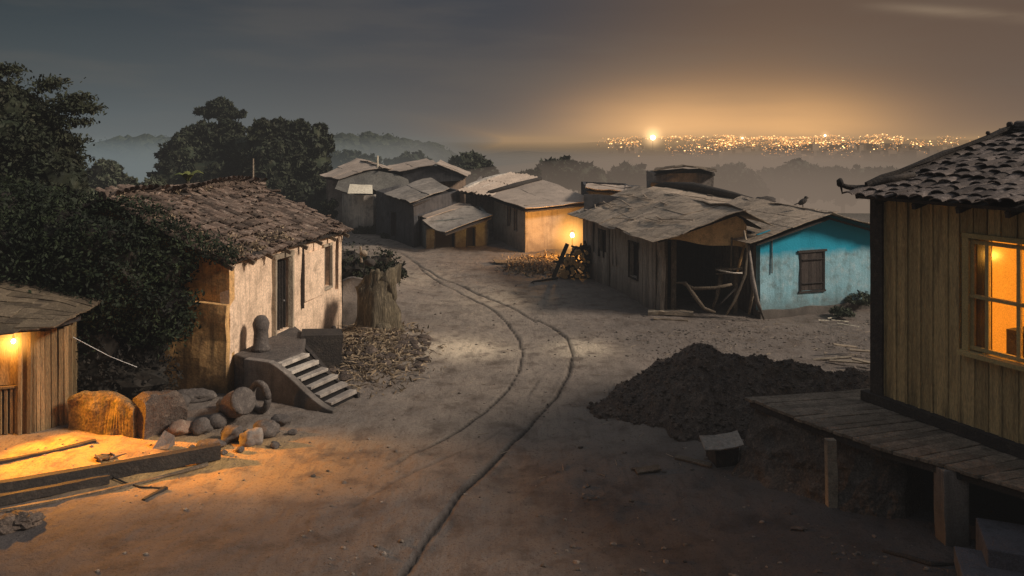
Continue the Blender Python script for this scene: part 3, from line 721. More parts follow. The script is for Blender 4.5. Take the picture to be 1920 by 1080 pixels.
# low mud wall that catches the lamp
def mudwall():
    a = Vector((-8.35, 15.25)); b = Vector((-6.93, 14.85)); c = Vector((-6.45, 15.45)); e = Vector((-7.7, 16.4))
    o = thing('mud_wall', (-7.2, 15.2, 0), 'low crumbling mud wall lit orange beside the plank shack', 'wall')
    V, Fc = None, None
    def block(mb, p, q, w, hs, seed, amp):
        S, T = 26, 12; d = (q-p).normalized(); n = Vector((-d.y, d.x)); L = (q-p).length
        vs = []; fs = []
        for i in range(S+1):
            for j in range(T+1):
                ang = math.pi*j/T; u = i/S; h = hs[0]+(hs[1]-hs[0])*u
                cx = -math.cos(ang); rad = abs(math.sin(ang))
                x = (abs(cx)**.5)*(1 if cx > 0 else -1)*w/2; z = (rad**.35)*h
                q2 = p+d*(L*u)+n*x
                k = amp*n1(q2.x*2, q2.y*2, z*2, 1.2, 3, seed)
                ez = .85+.15*min(1, 6*u, 6*(1-u))
                vs.append((q2.x+d.x*0+n.x*k, q2.y+n.y*k-abs(k)*.1, z*ez+k*.5-.05*(j in (0, T))))
        for i in range(S):
            for j in range(T): fs.append((i*(T+1)+j, (i+1)*(T+1)+j, (i+1)*(T+1)+j+1, i*(T+1)+j+1))
        fs += [tuple(range(T+1)), tuple(S*(T+1)+j for j in range(T, -1, -1))]
        mb.add(vs, fs)
    m1 = MB(); block(m1, a, b, .30, (.78, .68), 4, .07); link('wall_face', m1, M['earthwall'], o)
    m2 = MB(); block(m2, b+Vector((.02, -.05)), c, .5, (.84, .72), 8, .10); link('wall_end', m2, M['soil_dark'], o)  # darker material paints the shaded end of the wall
mudwall()
mb = MB(); p = G(302, 842); mb.add([p+Vector((-.16, 0, 0)), p+Vector((.12, -.02, 0)), p+Vector((.2, .1, .2)), p+Vector((.02, .1, .3)), p+Vector((-.1, .14, 0)), p+Vector((.16, .2, 0))], [(0, 1, 2, 3), (0, 3, 4), (1, 5, 2), (3, 2, 5, 4), (0, 4, 5, 1)])
single('stone_shard', mb, M['pale_pl'], 'angular pale shard of stone lit orange by the mud wall', 'stone')

# ================================================================ LEFT SHACK with lamp
def shack():
    p0 = Vector((-11.6, 14.55)); p1 = Vector((-8.98, 14.98)); p2 = Vector((-8.50, 15.42)); p3 = Vector((-9.6, 17.9)); p4 = Vector((-12, 17.5))
    o = thing('plank_shack', (p1.x, p1.y, 0), 'small plank shack with a lit bulb under its thatched eave', 'shack')
    mb = MB()
    def planks(a, b, top, w, skip=()):
        d = (b-a); L = d.length; d.normalize(); n = Vector((d.y, -d.x)); u = 0
        while u < L-.02:
            ww = w*random.uniform(.6, 1.3); uc = u+ww/2
            if not any(s[0] < uc < s[1] for s in skip):
                q = a+d*min(uc, L); off = n*random.uniform(-.02, .02)
                t = top+random.uniform(-.03, .03)
                mb.beam(Vector((q.x+off.x, q.y+off.y, -.03)), Vector((q.x+off.x+d.x*random.uniform(-.02, .02), q.y+off.y, t)), ww*.86, .03, up=Vector((n.x, n.y, 0)), jit=.004, seg=3)
            u += ww
    planks(p0, p1, 1.9, .10, skip=((2.02, 2.42),)); planks(p1, p2, 1.9, .10); planks(p2, p3, 1.9, .14); planks(p3, p4, 2.2, .2); planks(p4, p0, 1.9, .2)
    link('wall', mb, M['shed_wood'], o)
    back_ = MB()
    for a, b in ((p0, p1), (p1, p2), (p2, p3)):
        d = (b-a).normalized(); n = Vector((d.y, -d.x)); wall_panel(back_, a-n*.06, b-n*.06, 0, 1.88, [(2.02, 2.42, 0.0, 1.75)] if a is p0 else [], th=.03, wob=0, step=.5)
    link('backing', back_, M['wood_dark'], o)
    mb = MB(); f = lambda u, z, out=.05: on_wall(p0, p1, u, z, out)
    for u in (2.0, 2.46, 2.62): mb.beam(f(u, -.03), f(u+.01, 1.92), .055, .06, jit=.004, seg=3)
    mb.beam(f(1.98, 1.80), f(2.48, 1.80), .06, .06); link('door_frame', mb, M['shed_wood'], o)
    mb = MB()
    for u in (2.1, 2.2, 2.3, 2.38): mb.beam(f(u, .02, .0), f(u, .85, .0), .055, .03)
    mb.beam(f(2.03, .88, .01), f(2.44, .90, .01), .07, .04)
    mb.box(f(2.23, 1.35, -.03), (.38, .03, .85), Matrix.Rotation(math.atan2((p1-p0).y, (p1-p0).x), 3, 'Z')); link('door', mb, M['shed_wood'], o)
    mb = MB(); q = [Vector((-11.9, 14.25, 1.98)), Vector((-8.75, 14.68, 1.90)), Vector((-8.9, 18.2, 2.45)), Vector((-12.2, 18, 2.55))]
    q[1] = P(90, 609, 14.55); q[0] = Vector((-11.9, 14.2, q[1].z+.06)); q[2] = P(158, 588, 15.7); q[3] = Vector((-12.2, 17.2, 2.9))
    q2 = P(60, 572, 16.6)
    sheet_roof(mb, [q[0], q[1], q[2]+Vector((-.1, .5, .12)), q[3]], 14, 8, .025, 0, .05, .02, .12, seed=5, lift=.02, ragged=.2)
    link('roof', mb, M['thatch'], o)
    mb = MB(); mb.beam(Vector((-11.8, 14.3, 1.88)), q[1]+Vector((-.1, .02, -.07)), .07, .08); mb.beam(q[1]+Vector((-.1, .02, -.07)), q[2]+Vector((-.1, 0, -.08)), .07, .1); link('eave_beam', mb, M['wood_dark'], o)
    return p0, p1
p0s, p1s = shack()
LB = P(25, 640, 14.84)
lamp = thing('hanging_bulb', (LB.x, LB.y, LB.z+.16), 'bright bare bulb hanging under the eave of the plank shack', 'lamp')
mb = MB(); mb.blob(LB, (.034, .034, .042), 3, 0); link('bulb', mb, M['bulb_l'], lamp, True)
mb = MB(); mb.lathe(LB+Vector((0, 0, .045)), [(.018, 0), (.022, .02), (.02, .06), (.006, .07), (.006, .14)], 10); link('socket', mb, M['wood_dark'], lamp)
def plight(name, loc, power, c, rad=.06, smooth=3.):
    l = bpy.data.lights.new(name, 'POINT'); l.energy = power; l.color = c; l.shadow_soft_size = rad; l.use_nodes = True
    t_ = l.node_tree; f_ = t_.nodes.new('ShaderNodeLightFalloff'); f_.inputs['Strength'].default_value = 1; f_.inputs['Smooth'].default_value = smooth
    t_.links.new(f_.outputs['Quadratic'], t_.nodes['Emission'].inputs['Strength'])
    o = bpy.data.objects.new(name, l); o.location = loc; col.objects.link(o); return o
plight('bulb_light', LB+Vector((.0, -.06, .0)), 170, (1, .42, .05), .05, .6)
sl = bpy.data.lights.new('bulb_pool_spot', 'SPOT'); sl.energy = 4700; sl.color = (1, .37, .02); sl.shadow_soft_size = .06; sl.spot_size = R(76); sl.spot_blend = .6; sl.use_nodes = True  # added spot at the bare bulb, aimed along its light pool; no lampshade
t_ = sl.node_tree; f_ = t_.nodes.new('ShaderNodeLightFalloff'); f_.inputs['Strength'].default_value = 1; f_.inputs['Smooth'].default_value = 13.; t_.links.new(f_.outputs['Quadratic'], t_.nodes['Emission'].inputs['Strength'])
sp_ = bpy.data.objects.new('bulb_pool_spot', sl); sp_.location = LB+Vector((.0, -.07, .0)); sp_.rotation_euler = Vector((-.68, .36, .58)).to_track_quat('Z', 'Y').to_euler(); col.objects.link(sp_)

def glow_halo(parent, c, r, colr, st, p=2.2):
    # lamp halo painted as a volume that glows by itself
    rr_ = r if isinstance(r, tuple) else (r, r, r); r = max(rr_); mb = MB(); mb.blob(c, rr_, 4, 0); m = bpy.data.materials.new('glow_halo'); m.use_nodes = True; nt = m.node_tree; nt.nodes.clear(); N = nt.nodes; L = nt.links
    out = N.new('ShaderNodeOutputMaterial'); em = N.new('ShaderNodeEmission'); tc = N.new('ShaderNodeTexCoord'); em.inputs['Color'].default_value = (*colr, 1)
    v = N.new('ShaderNodeVectorMath'); v.operation = 'DISTANCE'; v.inputs[1].default_value = (.5, .5, .5); L.new(tc.outputs['Generated'], v.inputs[0])
    a = N.new('ShaderNodeMath'); a.operation = 'MULTIPLY_ADD'; a.inputs[1].default_value = -2; a.inputs[2].default_value = 1; a.use_clamp = True; L.new(v.outputs['Value'], a.inputs[0])
    b = N.new('ShaderNodeMath'); b.operation = 'POWER'; b.inputs[1].default_value = p; L.new(a.outputs[0], b.inputs[0])
    q = N.new('ShaderNodeMath'); q.operation = 'MULTIPLY'; q.inputs[1].default_value = st/r; L.new(b.outputs[0], q.inputs[0]); L.new(q.outputs[0], em.inputs['Strength'])
    L.new(em.outputs[0], out.inputs['Volume']); m.cycles.volume_step_rate = .5
    o = link('glow_halo', mb, m, parent); o['kind'] = 'stuff'; return o
glow_halo(lamp, LB, .55, (1, .42, .08), 7., 2.8)
# beams and planks by the shack
def plank(name, a, b, w, h, m, label, cat='plank', group=None, bend=None, seg=8, taper=1., jit=.008):
    mb = MB(); mb.beam(a, b, w, h, jit=jit, seg=seg, bend=bend, taper=taper); return single(name, mb, M[m], label, cat, group)
g = lambda px, py, z=0.: G(px, py, 0)+Vector((0, 0, z))
plank('timber_beam', g(413, 858, .12), g(-90, 948, .13), .14, .24, 'wood_dark', 'long thick dark beam lying across the lamplit ground', 'beam', 'timbers lying by the shack', bend=(0, 0, -.02))
plank('timber_beam', g(205, 905, .07), g(-80, 962, .07), .12, .14, 'wood_dark', 'shorter dark beam lying in front of the long one', 'beam', 'timbers lying by the shack')
plank('timber_plank', g(180, 833, .05), g(-60, 882, .05), .10, .07, 'wood_dark', 'slim dark plank behind the long beam', 'plank', 'timbers lying by the shack', bend=(0, -.1, 0))
plank('timber_plank', g(390, 872, .02), g(-40, 965, .02), .07, .04, 'wood', 'thin brown lath along the front of the beams', 'plank', 'timbers lying by the shack', bend=(0, -.22, 0))
plank('short_stick', g(312, 918, .03), g(268, 942, .03), .06, .05, 'wood_dark', 'short black stick on the lamplit sandy ground')
mb = MB(); mb.tube([g(205, 893, .015), g(235, 907, .015), g(265, 915, .015), g(308, 917, .015)], .014, 6); single('bent_twig', mb, M['wood_dark'], 'thin bent twig between the beams and the short stick', 'twig')
mb = MB()
for k in range(9):
    p = g(185+random.uniform(-4, 30), 862+random.uniform(-6, 8), .04); d = Vector((random.uniform(-.25, .25), random.uniform(-.15, .15), random.uniform(0, .1))); mb.tube([p, p+d], [.02, .008], 5)
mb.blob(g(193, 862, .04), (.14, .09, .05), 2, .3, 2); single('driftwood_knot', mb, M['wood'], 'small knotted root lying on the bright sandy ground behind the beam', 'root')
mb = MB()
for k in range(7): mb.blob(g(10+random.uniform(-30, 45), 985+random.uniform(-18, 8), .05), (.22, .16, .12), 3, .35, 2, k)
single('dark_clod', mb, M['soil_dark'], 'dark clump of soil at the left edge in front of the beams', 'clod')
mb = MB(); mb.tube([Vector((-8.45, 15.4, 1.7)), Vector((-7.9, 15.7, 1.25)), Vector((-7.5, 16.0, .95))], .008, 5); single('guy_wire', mb, M['metal'], 'thin wire running down from the shack to the mud wall', 'wire')

# ================================================================ RIGHT HUT on its deck
K0 = Vector((6.18, 13.54)); wd = Vector((1.02, -2.28)).normalized(); hn = Vector((-wd.y, wd.x))*-1   # hn: outward
hn = Vector((-.9128, -.4084)); hn = Vector((wd.y, -wd.x)); hn = hn if hn.x < 0 else -hn
DZ = 1.05; LW = 11.5  # hut lengthened out of view so its shadow covers the foreground
def hut():
    o = thing('wooden_hut', (K0.x, K0.y, DZ), 'ochre board hut with a lit window and tiled roof on a raised deck', 'hut')
    W0 = 1.70; W1 = 3.20; Z0 = 2.36; Z1 = 4.02; ZT = 4.66
    K1 = K0+wd*LW; Bk0 = K0-hn*4.4; Bk1 = K1-hn*4.4
    at = lambda u, z, out=0.: Vector((K0.x+wd.x*u+hn.x*out, K0.y+wd.y*u+hn.y*out, z))
    mb = MB(); u = .16; i = 0
    while u < LW:
        w = random.choice((.20, .235, .255, .22))*random.uniform(.92, 1.05)
        u2 = min(u+w, LW)
        segs = [(DZ+.13, ZT)]
        if u2 > W0-.01 and u < W1+.01: segs = [(DZ+.13, Z0-.05), (Z1+.05, ZT)]
        for a, b in segs:
            out = random.uniform(-.006, .006)
            mb.beam(at((u+u2)/2, a, out), at((u+u2)/2+random.uniform(-.004, .004), b, out), (u2-u)-.022, .035, up=Vector((hn.x, hn.y, 0)), jit=.0025, seg=4)
            if b-a > 1.: mb.beam(at(u, a+.01, .026), at(u+random.uniform(-.004, .004), b, .026), .045, .022, up=Vector((hn.x, hn.y, 0)), jit=.003, seg=4)
        u = u2
    link('board_wall', mb, M['wall_boards'], o)
    # inner shell, so that the room is closed and lit
    mb = MB(); wall_panel(mb, K0-hn*.05, K1-hn*.05, DZ, ZT, [(W0, W1, Z0, Z1)], th=.04, wob=0, step=1.2, flip=(hn-Vector((wd.y, -wd.x))).length > .1)
    for a, b in ((K0, Bk0), (Bk0, Bk1), (Bk1, K1)):
        wall_panel(mb, a, b, DZ, ZT, [], th=.08, wob=0, step=2, flip=False)
    mb.add([(*K0, DZ+.02), (*K1, DZ+.02), (*Bk1, DZ+.02), (*Bk0, DZ+.02)], [(0, 1, 2, 3)]); mb.add([(*K0, ZT-.03), (*K1, ZT-.03), (*Bk1, ZT-.03), (*Bk0, ZT-.03)], [(3, 2, 1, 0)])
    link('inner_wall', mb, M['room'], o)
    mb = MB(); mb.beam(at(.05, DZ+.0, .0), at(.05, ZT+.02, .0), .24, .17, up=Vector((hn.x, hn.y, 0)), jit=.005, seg=5); link('corner_post', mb, M['wood_dark'], o)
    mb = MB(); mb.beam(at(-.22, DZ+.085, .06), at(LW, DZ+.085, .06), .17, .16, jit=.006, seg=12); link('sill_beam', mb, M['wood_dark'], o)
    # dark wall added under the room to stop sun shining through
    mb = MB(); F0 = K0-hn*.25+wd*.3; F1 = K1-hn*.25; F2 = Bk1; F3 = Bk0
    for a, b in ((F0, F1), (F1, F2), (F2, F3), (F3, F0)): wall_panel(mb, a, b, -.1, DZ-.12, [], th=.15, wob=.04, step=.5)
    link('sun_block_wall', mb, M['dark_pl'], o)
    # window: frame, sashes, glass
    mb = MB()
    for a, b, w in (((W0-.03, Z0-.05), (W0-.03, Z1+.05), .10), ((W1+.03, Z0-.05), (W1+.03, Z1+.05), .10), ((W0-.08, Z1+.05), (W1+.08, Z1+.05), .10)):
        mb.beam(at(a[0], a[1], .045), at(b[0], b[1], .045), w, .07, up=Vector((hn.x, hn.y, 0)) if a[0] == b[0] else Vector((0, 0, 1)), jit=.002, seg=3)
    mb.beam(at(W0-.12, Z0-.05, .075), at(W1+.12, Z0-.05, .075), .14, .07, jit=.002, seg=3)
    wn = link('window', mb, M['frame'], o)
    fr = MB(); up = Vector((hn.x, hn.y, 0))
    for u in (W0+.045, W0+.27, W0+.74, W0+.86, W1-.3, W1-.045): fr.beam(at(u, Z0, .0), at(u, Z1, .0), .055 if u != W0+.86 else .07, .05, up=up)
    for z in (Z0+.04, (Z0+Z1)/2-.02, Z1-.04): fr.beam(at(W0, z, .012), at(W1, z, .012), .05, .055)
    fr.beam(at(W0, (Z0+Z1)/2-.02, .035), at(W1, (Z0+Z1)/2-.02, .035), .05, .04)
    link('sash', fr, M['frame'], wn)
    gl = bpy.data.materials.new('old_window_glass'); gl.use_nodes = True; nt = gl.node_tree; b_ = nt.nodes['Principled BSDF']
    tr_ = nt.nodes.new('ShaderNodeBsdfTransparent'); gs = nt.nodes.new('ShaderNodeBsdfGlossy'); gs.inputs['Roughness'].default_value = .08; mx = nt.nodes.new('ShaderNodeMixShader')
    fz = nt.nodes.new('ShaderNodeFresnel'); nt.links.new(fz.outputs[0], mx.inputs[0]); nt.links.new(tr_.outputs[0], mx.inputs[1]); nt.links.new(gs.outputs[0], mx.inputs[2]); nt.links.new(mx.outputs[0], nt.nodes['Material Output'].inputs[0])
    tr_.inputs[0].default_value = (.92, .86, .72, 1)
    mb = MB(); mb.add([at(W0, Z0, -.01), at(W1, Z0, -.01), at(W1, Z1, -.01), at(W0, Z1, -.01)], [(0, 1, 2, 3)]); link('pane', mb, gl, wn)
    # curtain gathered at the side, cabinet inside
    cm = mat('ochre_curtain', [(.62, .40, .16), (.5, .3, .12)], 3, bump=.1)
    mb = MB(); vs = []; fs = []; NN = 36
    for i in range(NN+1):
        u = W0+.0+i/NN*.26; w = .03*math.sin(i*1.3)
        vs += [at(u, Z0-.1, -.12+w), at(u, Z1+.05, -.12+w*.6)]
    for i in range(NN): fs.append((2*i, 2*i+2, 2*i+3, 2*i+1))
    mb.add(vs, fs); link('curtain', mb, mat('brown_curtain', [(.10, .07, .035), (.07, .05, .028)], 4, bump=.1), o, True)
    # roof
    zt = lambda w: ZT+.02+w*.262
    e = lambda u, w, dz=0.: Vector((K0.x+wd.x*u-hn.x*w, K0.y+wd.y*u-hn.y*w, zt(w)+dz))
    q = [e(-.12, -.38), e(LW+.4, -.38), e(LW+.4, 3.75), e(-.12, 3.75)]
    mb = MB(); tiles(mb, q, .21, .30, .05, 21, .09, miss=.03, arc=5, rise=.26)
    q2 = [e(LW+.4, 7.9), e(-.12, 7.9), e(-.12, 3.75), e(LW+.4, 3.75)]
    for z_ in (0, 1): q2[z_].z = q[0].z
    sheet_roof(mb, q2, 6, 3, .02, 0, .03, .01, .05, 22, .01)
    mb.tube([e(-.1+k_*.6, 3.76, .09) for k_ in range(20)], .10, 8, .12)
    link('roof', mb, M['tile_grey'], o)
    mb = MB(); underlay(mb, q, .05, .02); underlay(mb, q2, .05, .02)
    link('roof_boards', mb, M['wood_dark'], o)
    rf = MB()
    for k in range(12):
        u = .25+k*.75; rf.beam(e(u, -.36, -.13), e(u, 1.2, -.13), .06, .09)
    link('rafters', rf, M['wood_dark'], o)
    rf = MB(); rf.beam(e(-.18, -.3, -.02), e(-.18, 3.8, -.02), .05, .16, jit=.012, seg=10); rf.beam(e(-.14, -.1, .10), e(-.14, 3.8, .10), .07, .06, jit=.015, seg=10)
    link('verge_board', rf, M['wood_dark'], o)
    for w_, s_ in ((3.0, .04), (3.62, .06)):
        rf = MB(); p = e(-.14, w_, .16); rf.blob(p, (s_, s_, s_), 2, .2); rf.tube([p-Vector((0, 0, .2)), p], .03, 6); link('ridge_finial', rf, M['wood_dark'], o)
    # pole that sticks out below the eave corner
    rf = MB(); a = P(1660, 338, 13.6); b = P(1576, 346, 13.8)
    rf.tube([a+Vector((.5, 0, .10)), a, P(1632, 352, 13.7), P(1605, 353, 13.75), P(1588, 350, 13.8), b], [.05, .06, .055, .05, .045, .04], 8, .15)
    rf.blob(b+Vector((-.01, 0, .03)), (.06, .06, .08), 2, .25, 2); rf.tube([b, b+Vector((.03, 0, -.16))], [.025, .01], 5)
    link('eave_pole', rf, M['wood_dark'], o, True)
    # interior lamp
    ip = at(W0+1.1, 3.5, -1.7)
    lo = thing('ceiling_bulb', ip, 'warm glowing bulb inside the wooden hut behind the window', 'lamp')
    m_ = MB(); m_.blob(ip, (.06, .06, .07), 2, 0); link('bulb', m_, M['bulb_l'], lo, True)
    m_ = MB(); m_.tube([ip+Vector((0, 0, .06)), Vector((ip.x, ip.y, ZT-.04))], .008, 5); link('flex', m_, M['wood_dark'], lo)
    plight('room_light', ip, 520, (1, .49, .09), .1, 1.)
    m_ = MB(); cpt = at(W0+.55, 0, -.75); m_.box((cpt.x, cpt.y, DZ+.8), (.75, .4, 1.6), Matrix.Rotation(math.atan2(wd.y, wd.x), 3, 'Z')); single('cabinet', m_, M['wood_dark'], 'dark wooden cabinet behind the lower window panes of the hut', 'cabinet')
hut()
def deck():
    o = thing('wooden_deck', (5.5, 12.3, 0), 'weathered plank deck wrapping the corner of the wooden hut', 'deck')
    fr = [Vector(p) for p in ((4.05, 13.85), (4.45, 13.05), (4.87, 12.3), (5.30, 11.62), (5.81, 11.05), (6.54, 10.2), (7.4, 9.2), (8.3, 8.1))]
    bk = [Vector(p) for p in ((6.9, 14.45), (6.95, 13.6), (7.05, 12.9), (7.25, 12.3), (7.5, 11.75), (8.0, 10.6), (8.6, 9.5), (9.3, 8.3))]
    def at(l, t):
        t = max(0, min(.9999, t))*(len(l)-1); i = int(t); return l[i].lerp(l[i+1], t-i)
    mb = MB(); n = 34
    for i in range(n):
        a0 = at(fr, i/n+.0009); a1 = at(fr, (i+1)/n-.0009); b0 = at(bk, i/n+.0009); b1 = at(bk, (i+1)/n-.0009)
        ex = random.uniform(-.03, .03); d0 = (a0-b0).normalized()*ex; z = DZ+random.uniform(-.006, .006); S = 6; vs = []
        for s in range(S+1):
            t = s/S; w = .012*n1(a0.x+t*3, a0.y, i, 1.5, 2, 5)
            q0 = (a0+d0).lerp(b0, t); q1 = (a1+d0).lerp(b1, t)
            vs += [(q0.x, q0.y, z+w), (q1.x, q1.y, z+w), (q1.x, q1.y, z+w-.05), (q0.x, q0.y, z+w-.05)]
        fs = [(0, 1, 2, 3)]
        for s in range(S):
            for k in range(4): fs.append((s*4+k, s*4+4+k, s*4+4+(k+1) % 4, s*4+(k+1) % 4))
        fs.append((S*4+3, S*4+2, S*4+1, S*4)); mb.add(vs, fs)
    link('deck_boards', mb, M['deck'], o, bevel=.006)
    mb = MB(); pts = [Vector((p.x, p.y, DZ-.11)) for p in fr]
    for a, b in zip(pts[:-1], pts[1:]):
        ins = (Vector((7.2, 12.5, 0))-a); ins.z = 0; ins = ins.normalized()*.09; mb.beam(a+ins, b+ins, .06, .10)
    link('edge_joist', mb, M['wood_dark'], o)
    for (px, py, w) in ((1562, 952, .15), (1790, 1018, .33)):
        p = G(px, py); mb = MB(); mb.beam(Vector((p.x, p.y+.05, -.1)), Vector((p.x+.0, p.y+.10, DZ-.06)), w, w*.8, up=Vector((0, 1, 0)), jit=.008, seg=4, taper=1.05); link('leg', mb, M['wood_pale'] if w < .2 else M['grey_pl'], o, bevel=.01)
    # rough retaining wall under the corner
    top = [(6.6, 14.5), (5.4, 14.25), (4.35, 13.98), (4.16, 13.75), (4.5, 13.1), (4.92, 12.42), (5.35, 11.85), (5.75, 11.75), (6.3, 12.3)]
    bot = [(6.6, 14.8), (5.2, 14.7), (3.9, 14.25), (3.62, 13.2), (4.15, 12.55), (4.70, 12.05), (5.25, 11.72), (5.75, 11.65), (6.3, 12.2)]
    mb = MB(); S = 90; T = 16; vs = []; fs = []
    for i in range(S+1):
        t = i/S*(len(top)-1)*.99999; k = int(t); ft = t-k
        a = Vector(top[k]).lerp(Vector(top[k+1]), ft); b = Vector(bot[k]).lerp(Vector(bot[k+1]), ft)
        for j in range(T+1):
            w = j/T; q = b.lerp(a, w**.7); z = -.08+w*(DZ-.08)
            s_ = .11*n1(q.x*2.0, q.y*2.0, z*2.6, 1.4, 4, 41)*(1-w*.6)
            vs.append((q.x-s_*.9, q.y-s_*.6, z+s_*.2*(1-w)))
    for i in range(S):
        for j in range(T): fs.append((i*(T+1)+j, i*(T+1)+j+1, (i+1)*(T+1)+j+1, (i+1)*(T+1)+j))
    mb.add(vs, fs); single('retaining_wall', mb, M['bank'], 'rough earth and stone wall under the corner of the deck', 'wall')
deck()
st = thing('concrete_steps', G(1860, 1060), 'dark concrete steps at the bottom right leading to the deck', 'steps')
rz = Matrix.Rotation(R(-22), 3, 'Z')
for (px, py, z, sx, sy) in ((1835, 985, .46, 2.6, .9), (1793, 1040, .24, 3.0, 1.0)):
    p = G(px, py, z); mb = MB(); c = p+rz @ Vector((sx/2, -sy/2+.25, 0)); mb.box((c.x, c.y, z/2-.02), (sx, sy, z+.04), rz); link('step', mb, M['concrete'], st, bevel=.015)
mb = MB(); mb.tube([g(1655, 1035, .02), g(1700, 1048, .03), g(1745, 1062, .03), g(1790, 1060, .02)], [.025, .03, .035, .02], 6, .1); single('dark_branch', mb, M['wood_dark'], 'dark branch lying on the ground below the concrete steps', 'branch')

# ================================================================ GRAVEL PILE
def pile():
    xs = np.linspace(1.2, 10.2, 190); ys = np.linspace(12.9, 20.5, 150)
    X, Y = np.meshgrid(xs, ys, indexing='ij')
    def ridge(X, Y, a, b, h, w):
        a = np.array(a); b = np.array(b); ab = b-a; t = np.clip(((X-a[0])*ab[0]+(Y-a[1])*ab[1])/(ab@ab), 0, 1)
        d = np.hypot(X-a[0]-ab[0]*t, Y-a[1]-ab[1]*t); hh = h[0]+(h[1]-h[0])*t
        return hh-d*w
    Z = ridge(X, Y, (4.08, 16.6), (4.3, 16.5), (1.28, 1.15), .62)
    Z = np.maximum(Z, ridge(X, Y, (4.3, 16.5), (7.0, 16.9), (1.12, .62), .60))
    Z = np.maximum(Z, ridge(X, Y, (7.0, 16.9), (8.8, 17.2), (.62, .25), .55))
    Z = np.maximum(Z, ridge(X, Y, (2.0, 16.1), (3.2, 16.2), (.24, .62), .55))
    Z = np.maximum(Z, ridge(X, Y, (3.4, 14.9), (4.2, 16.0), (.35, .8), .5))
    P3 = np.stack([X, Y, 0*X], -1)
    Zg = terrain(X.ravel(), Y.ravel()).reshape(X.shape)
    m = Z > -.15
    Z = Z+.10*fbm(P3*1.6, 3, 51)+.06*fbm(P3*5, 3, 52)*(Z > 0)+.03*fbm(P3*14, 2, 53)
    Zf = np.where(Z > .01, Zg+Z, Zg-.08)
    nx, ny = X.shape; mb = MB(); idx = -np.ones(X.shape, int); vs = []
    ok = Z > -.1
    cell = ok[:-1, :-1] & ok[1:, :-1] & ok[1:, 1:] & ok[:-1, 1:]
    use = np.zeros_like(ok)
    for a, b in ((0, 0), (1, 0), (1, 1), (0, 1)): use[a:nx-1+a, b:ny-1+b] |= cell
    k = 0
    for i, j in zip(*np.nonzero(use)): idx[i, j] = k; k += 1; vs.append((X[i, j], Y[i, j], Zf[i, j]))
    fs = [(idx[i, j], idx[i+1, j], idx[i+1, j+1], idx[i, j+1]) for i, j in zip(*np.nonzero(cell))]
    mb.add(vs, fs)
    # clods over it
    V, Fc = ico(1)
    cand = [(i, j) for i, j in zip(*np.nonzero(use)) if Z[i, j] > .0]
    for _ in range(3600):
        i, j = random.choice(cand); s = random.choice((.01, .012, .015, .02, .025, .04))*random.uniform(.7, 1.3)
        v = V*np.array([1, 1, .7])*s*(1+.3*rng.normal(size=(len(V), 1))*.6)+np.array([X[i, j]+random.uniform(-.03, .03), Y[i, j], Zf[i, j]+s*.3]); mb.add(v.tolist(), Fc)
    single('gravel_pile', mb, M['soil_dark'], 'big heap of dark gravel between the lane and the deck', 'gravel pile')
pile()
# things on and by the pile
def slab(name, px, py, z, sx, sy, th, rot, tilt, m, label, cat='board', curl=0., group=None):
    p = G(px, py)+Vector((0, 0, z)); Rm = Matrix.Rotation(R(rot), 3, 'Z') @ Matrix.Rotation(R(tilt[0]), 3, 'X') @ Matrix.Rotation(R(tilt[1]), 3, 'Y')
    mb = MB(); S = 8; vs = []
    for i in range(S+1):
        t = i/S-.5; jj = random.uniform(-.01, .01)
        for (yy, zz) in ((-.5, 0), (.5, 0), (.5, -1), (-.5, -1)):
            vs.append(p+Rm @ Vector((t*sx, yy*sy+jj, zz*th+curl*(4*t*t))))
    fs = [(0, 3, 2, 1)]+[(i*4+k, i*4+(k+1) % 4, i*4+4+(k+1) % 4, i*4+4+k) for i in range(S) for k in range(4)]+[(S*4, S*4+1, S*4+2, S*4+3)]
    mb.add(vs, fs); return single(name, mb, M[m], label, cat, group, bevel=.004)
slab('bent_sheet', 1352, 885, .50, .66, .30, .03, 8, (28, -6), 'sheet_grey', 'bent grey sheet resting at the corner of the deck wall', 'sheet', .05)
mb = MB(); p = g(1352, 880); mb.box((p.x+.1, p.y+.35, .18), (.42, .4, .40), Matrix.Rotation(R(10), 3, 'Z'), .03); single('dark_crate', mb, M['wood_dark'], 'dark crate under the bent grey sheet by the deck', 'crate')
slab('broken_board', 1300, 868, .05, .62, .12, .035, -28, (4, 3), 'wood', 'brown board lying at the front foot of the gravel heap')
slab('broken_board', 1215, 882, .03, .42, .16, .03, 8, (6, -6), 'wood', 'short grey board on the lane left of the brown one')
for k, (px, py, L, r) in enumerate([(1560, 680, .9, -20), (1600, 690, 1.1, -32), (1625, 672, .8, -15), (1640, 700, 1.0, -35), (1585, 668, .7, 12)]):
    slab('scrap_plank', px, py, .12+.04*k, L, .10, .03, r, (10, 5*k-10), 'wood_pale', ['pale plank at the left end of the scrap behind the deck', 'long pale plank across the scrap behind the deck', 'pale plank uppermost in the scrap behind the deck', 'pale plank against the hut post in the scrap', 'short pale plank behind the others in the scrap'][k], 'plank', group='planks scattered behind the gravel heap')
for k, (px, py) in enumerate([(1498, 990), (1550, 1008), (1190, 878)]):
    mb = MB(); mb.blob(g(px, py, .0), (.12-.03*k, .05, .015), 2, .4, 2, k); single('dark_leaf_clump', mb, M['soil_dark'], ['larger flat dark patch of debris on the dark foreground', 'smaller flat dark scrap right of the larger one', 'dark curled scrap on the lane by the short board'][k], 'debris')

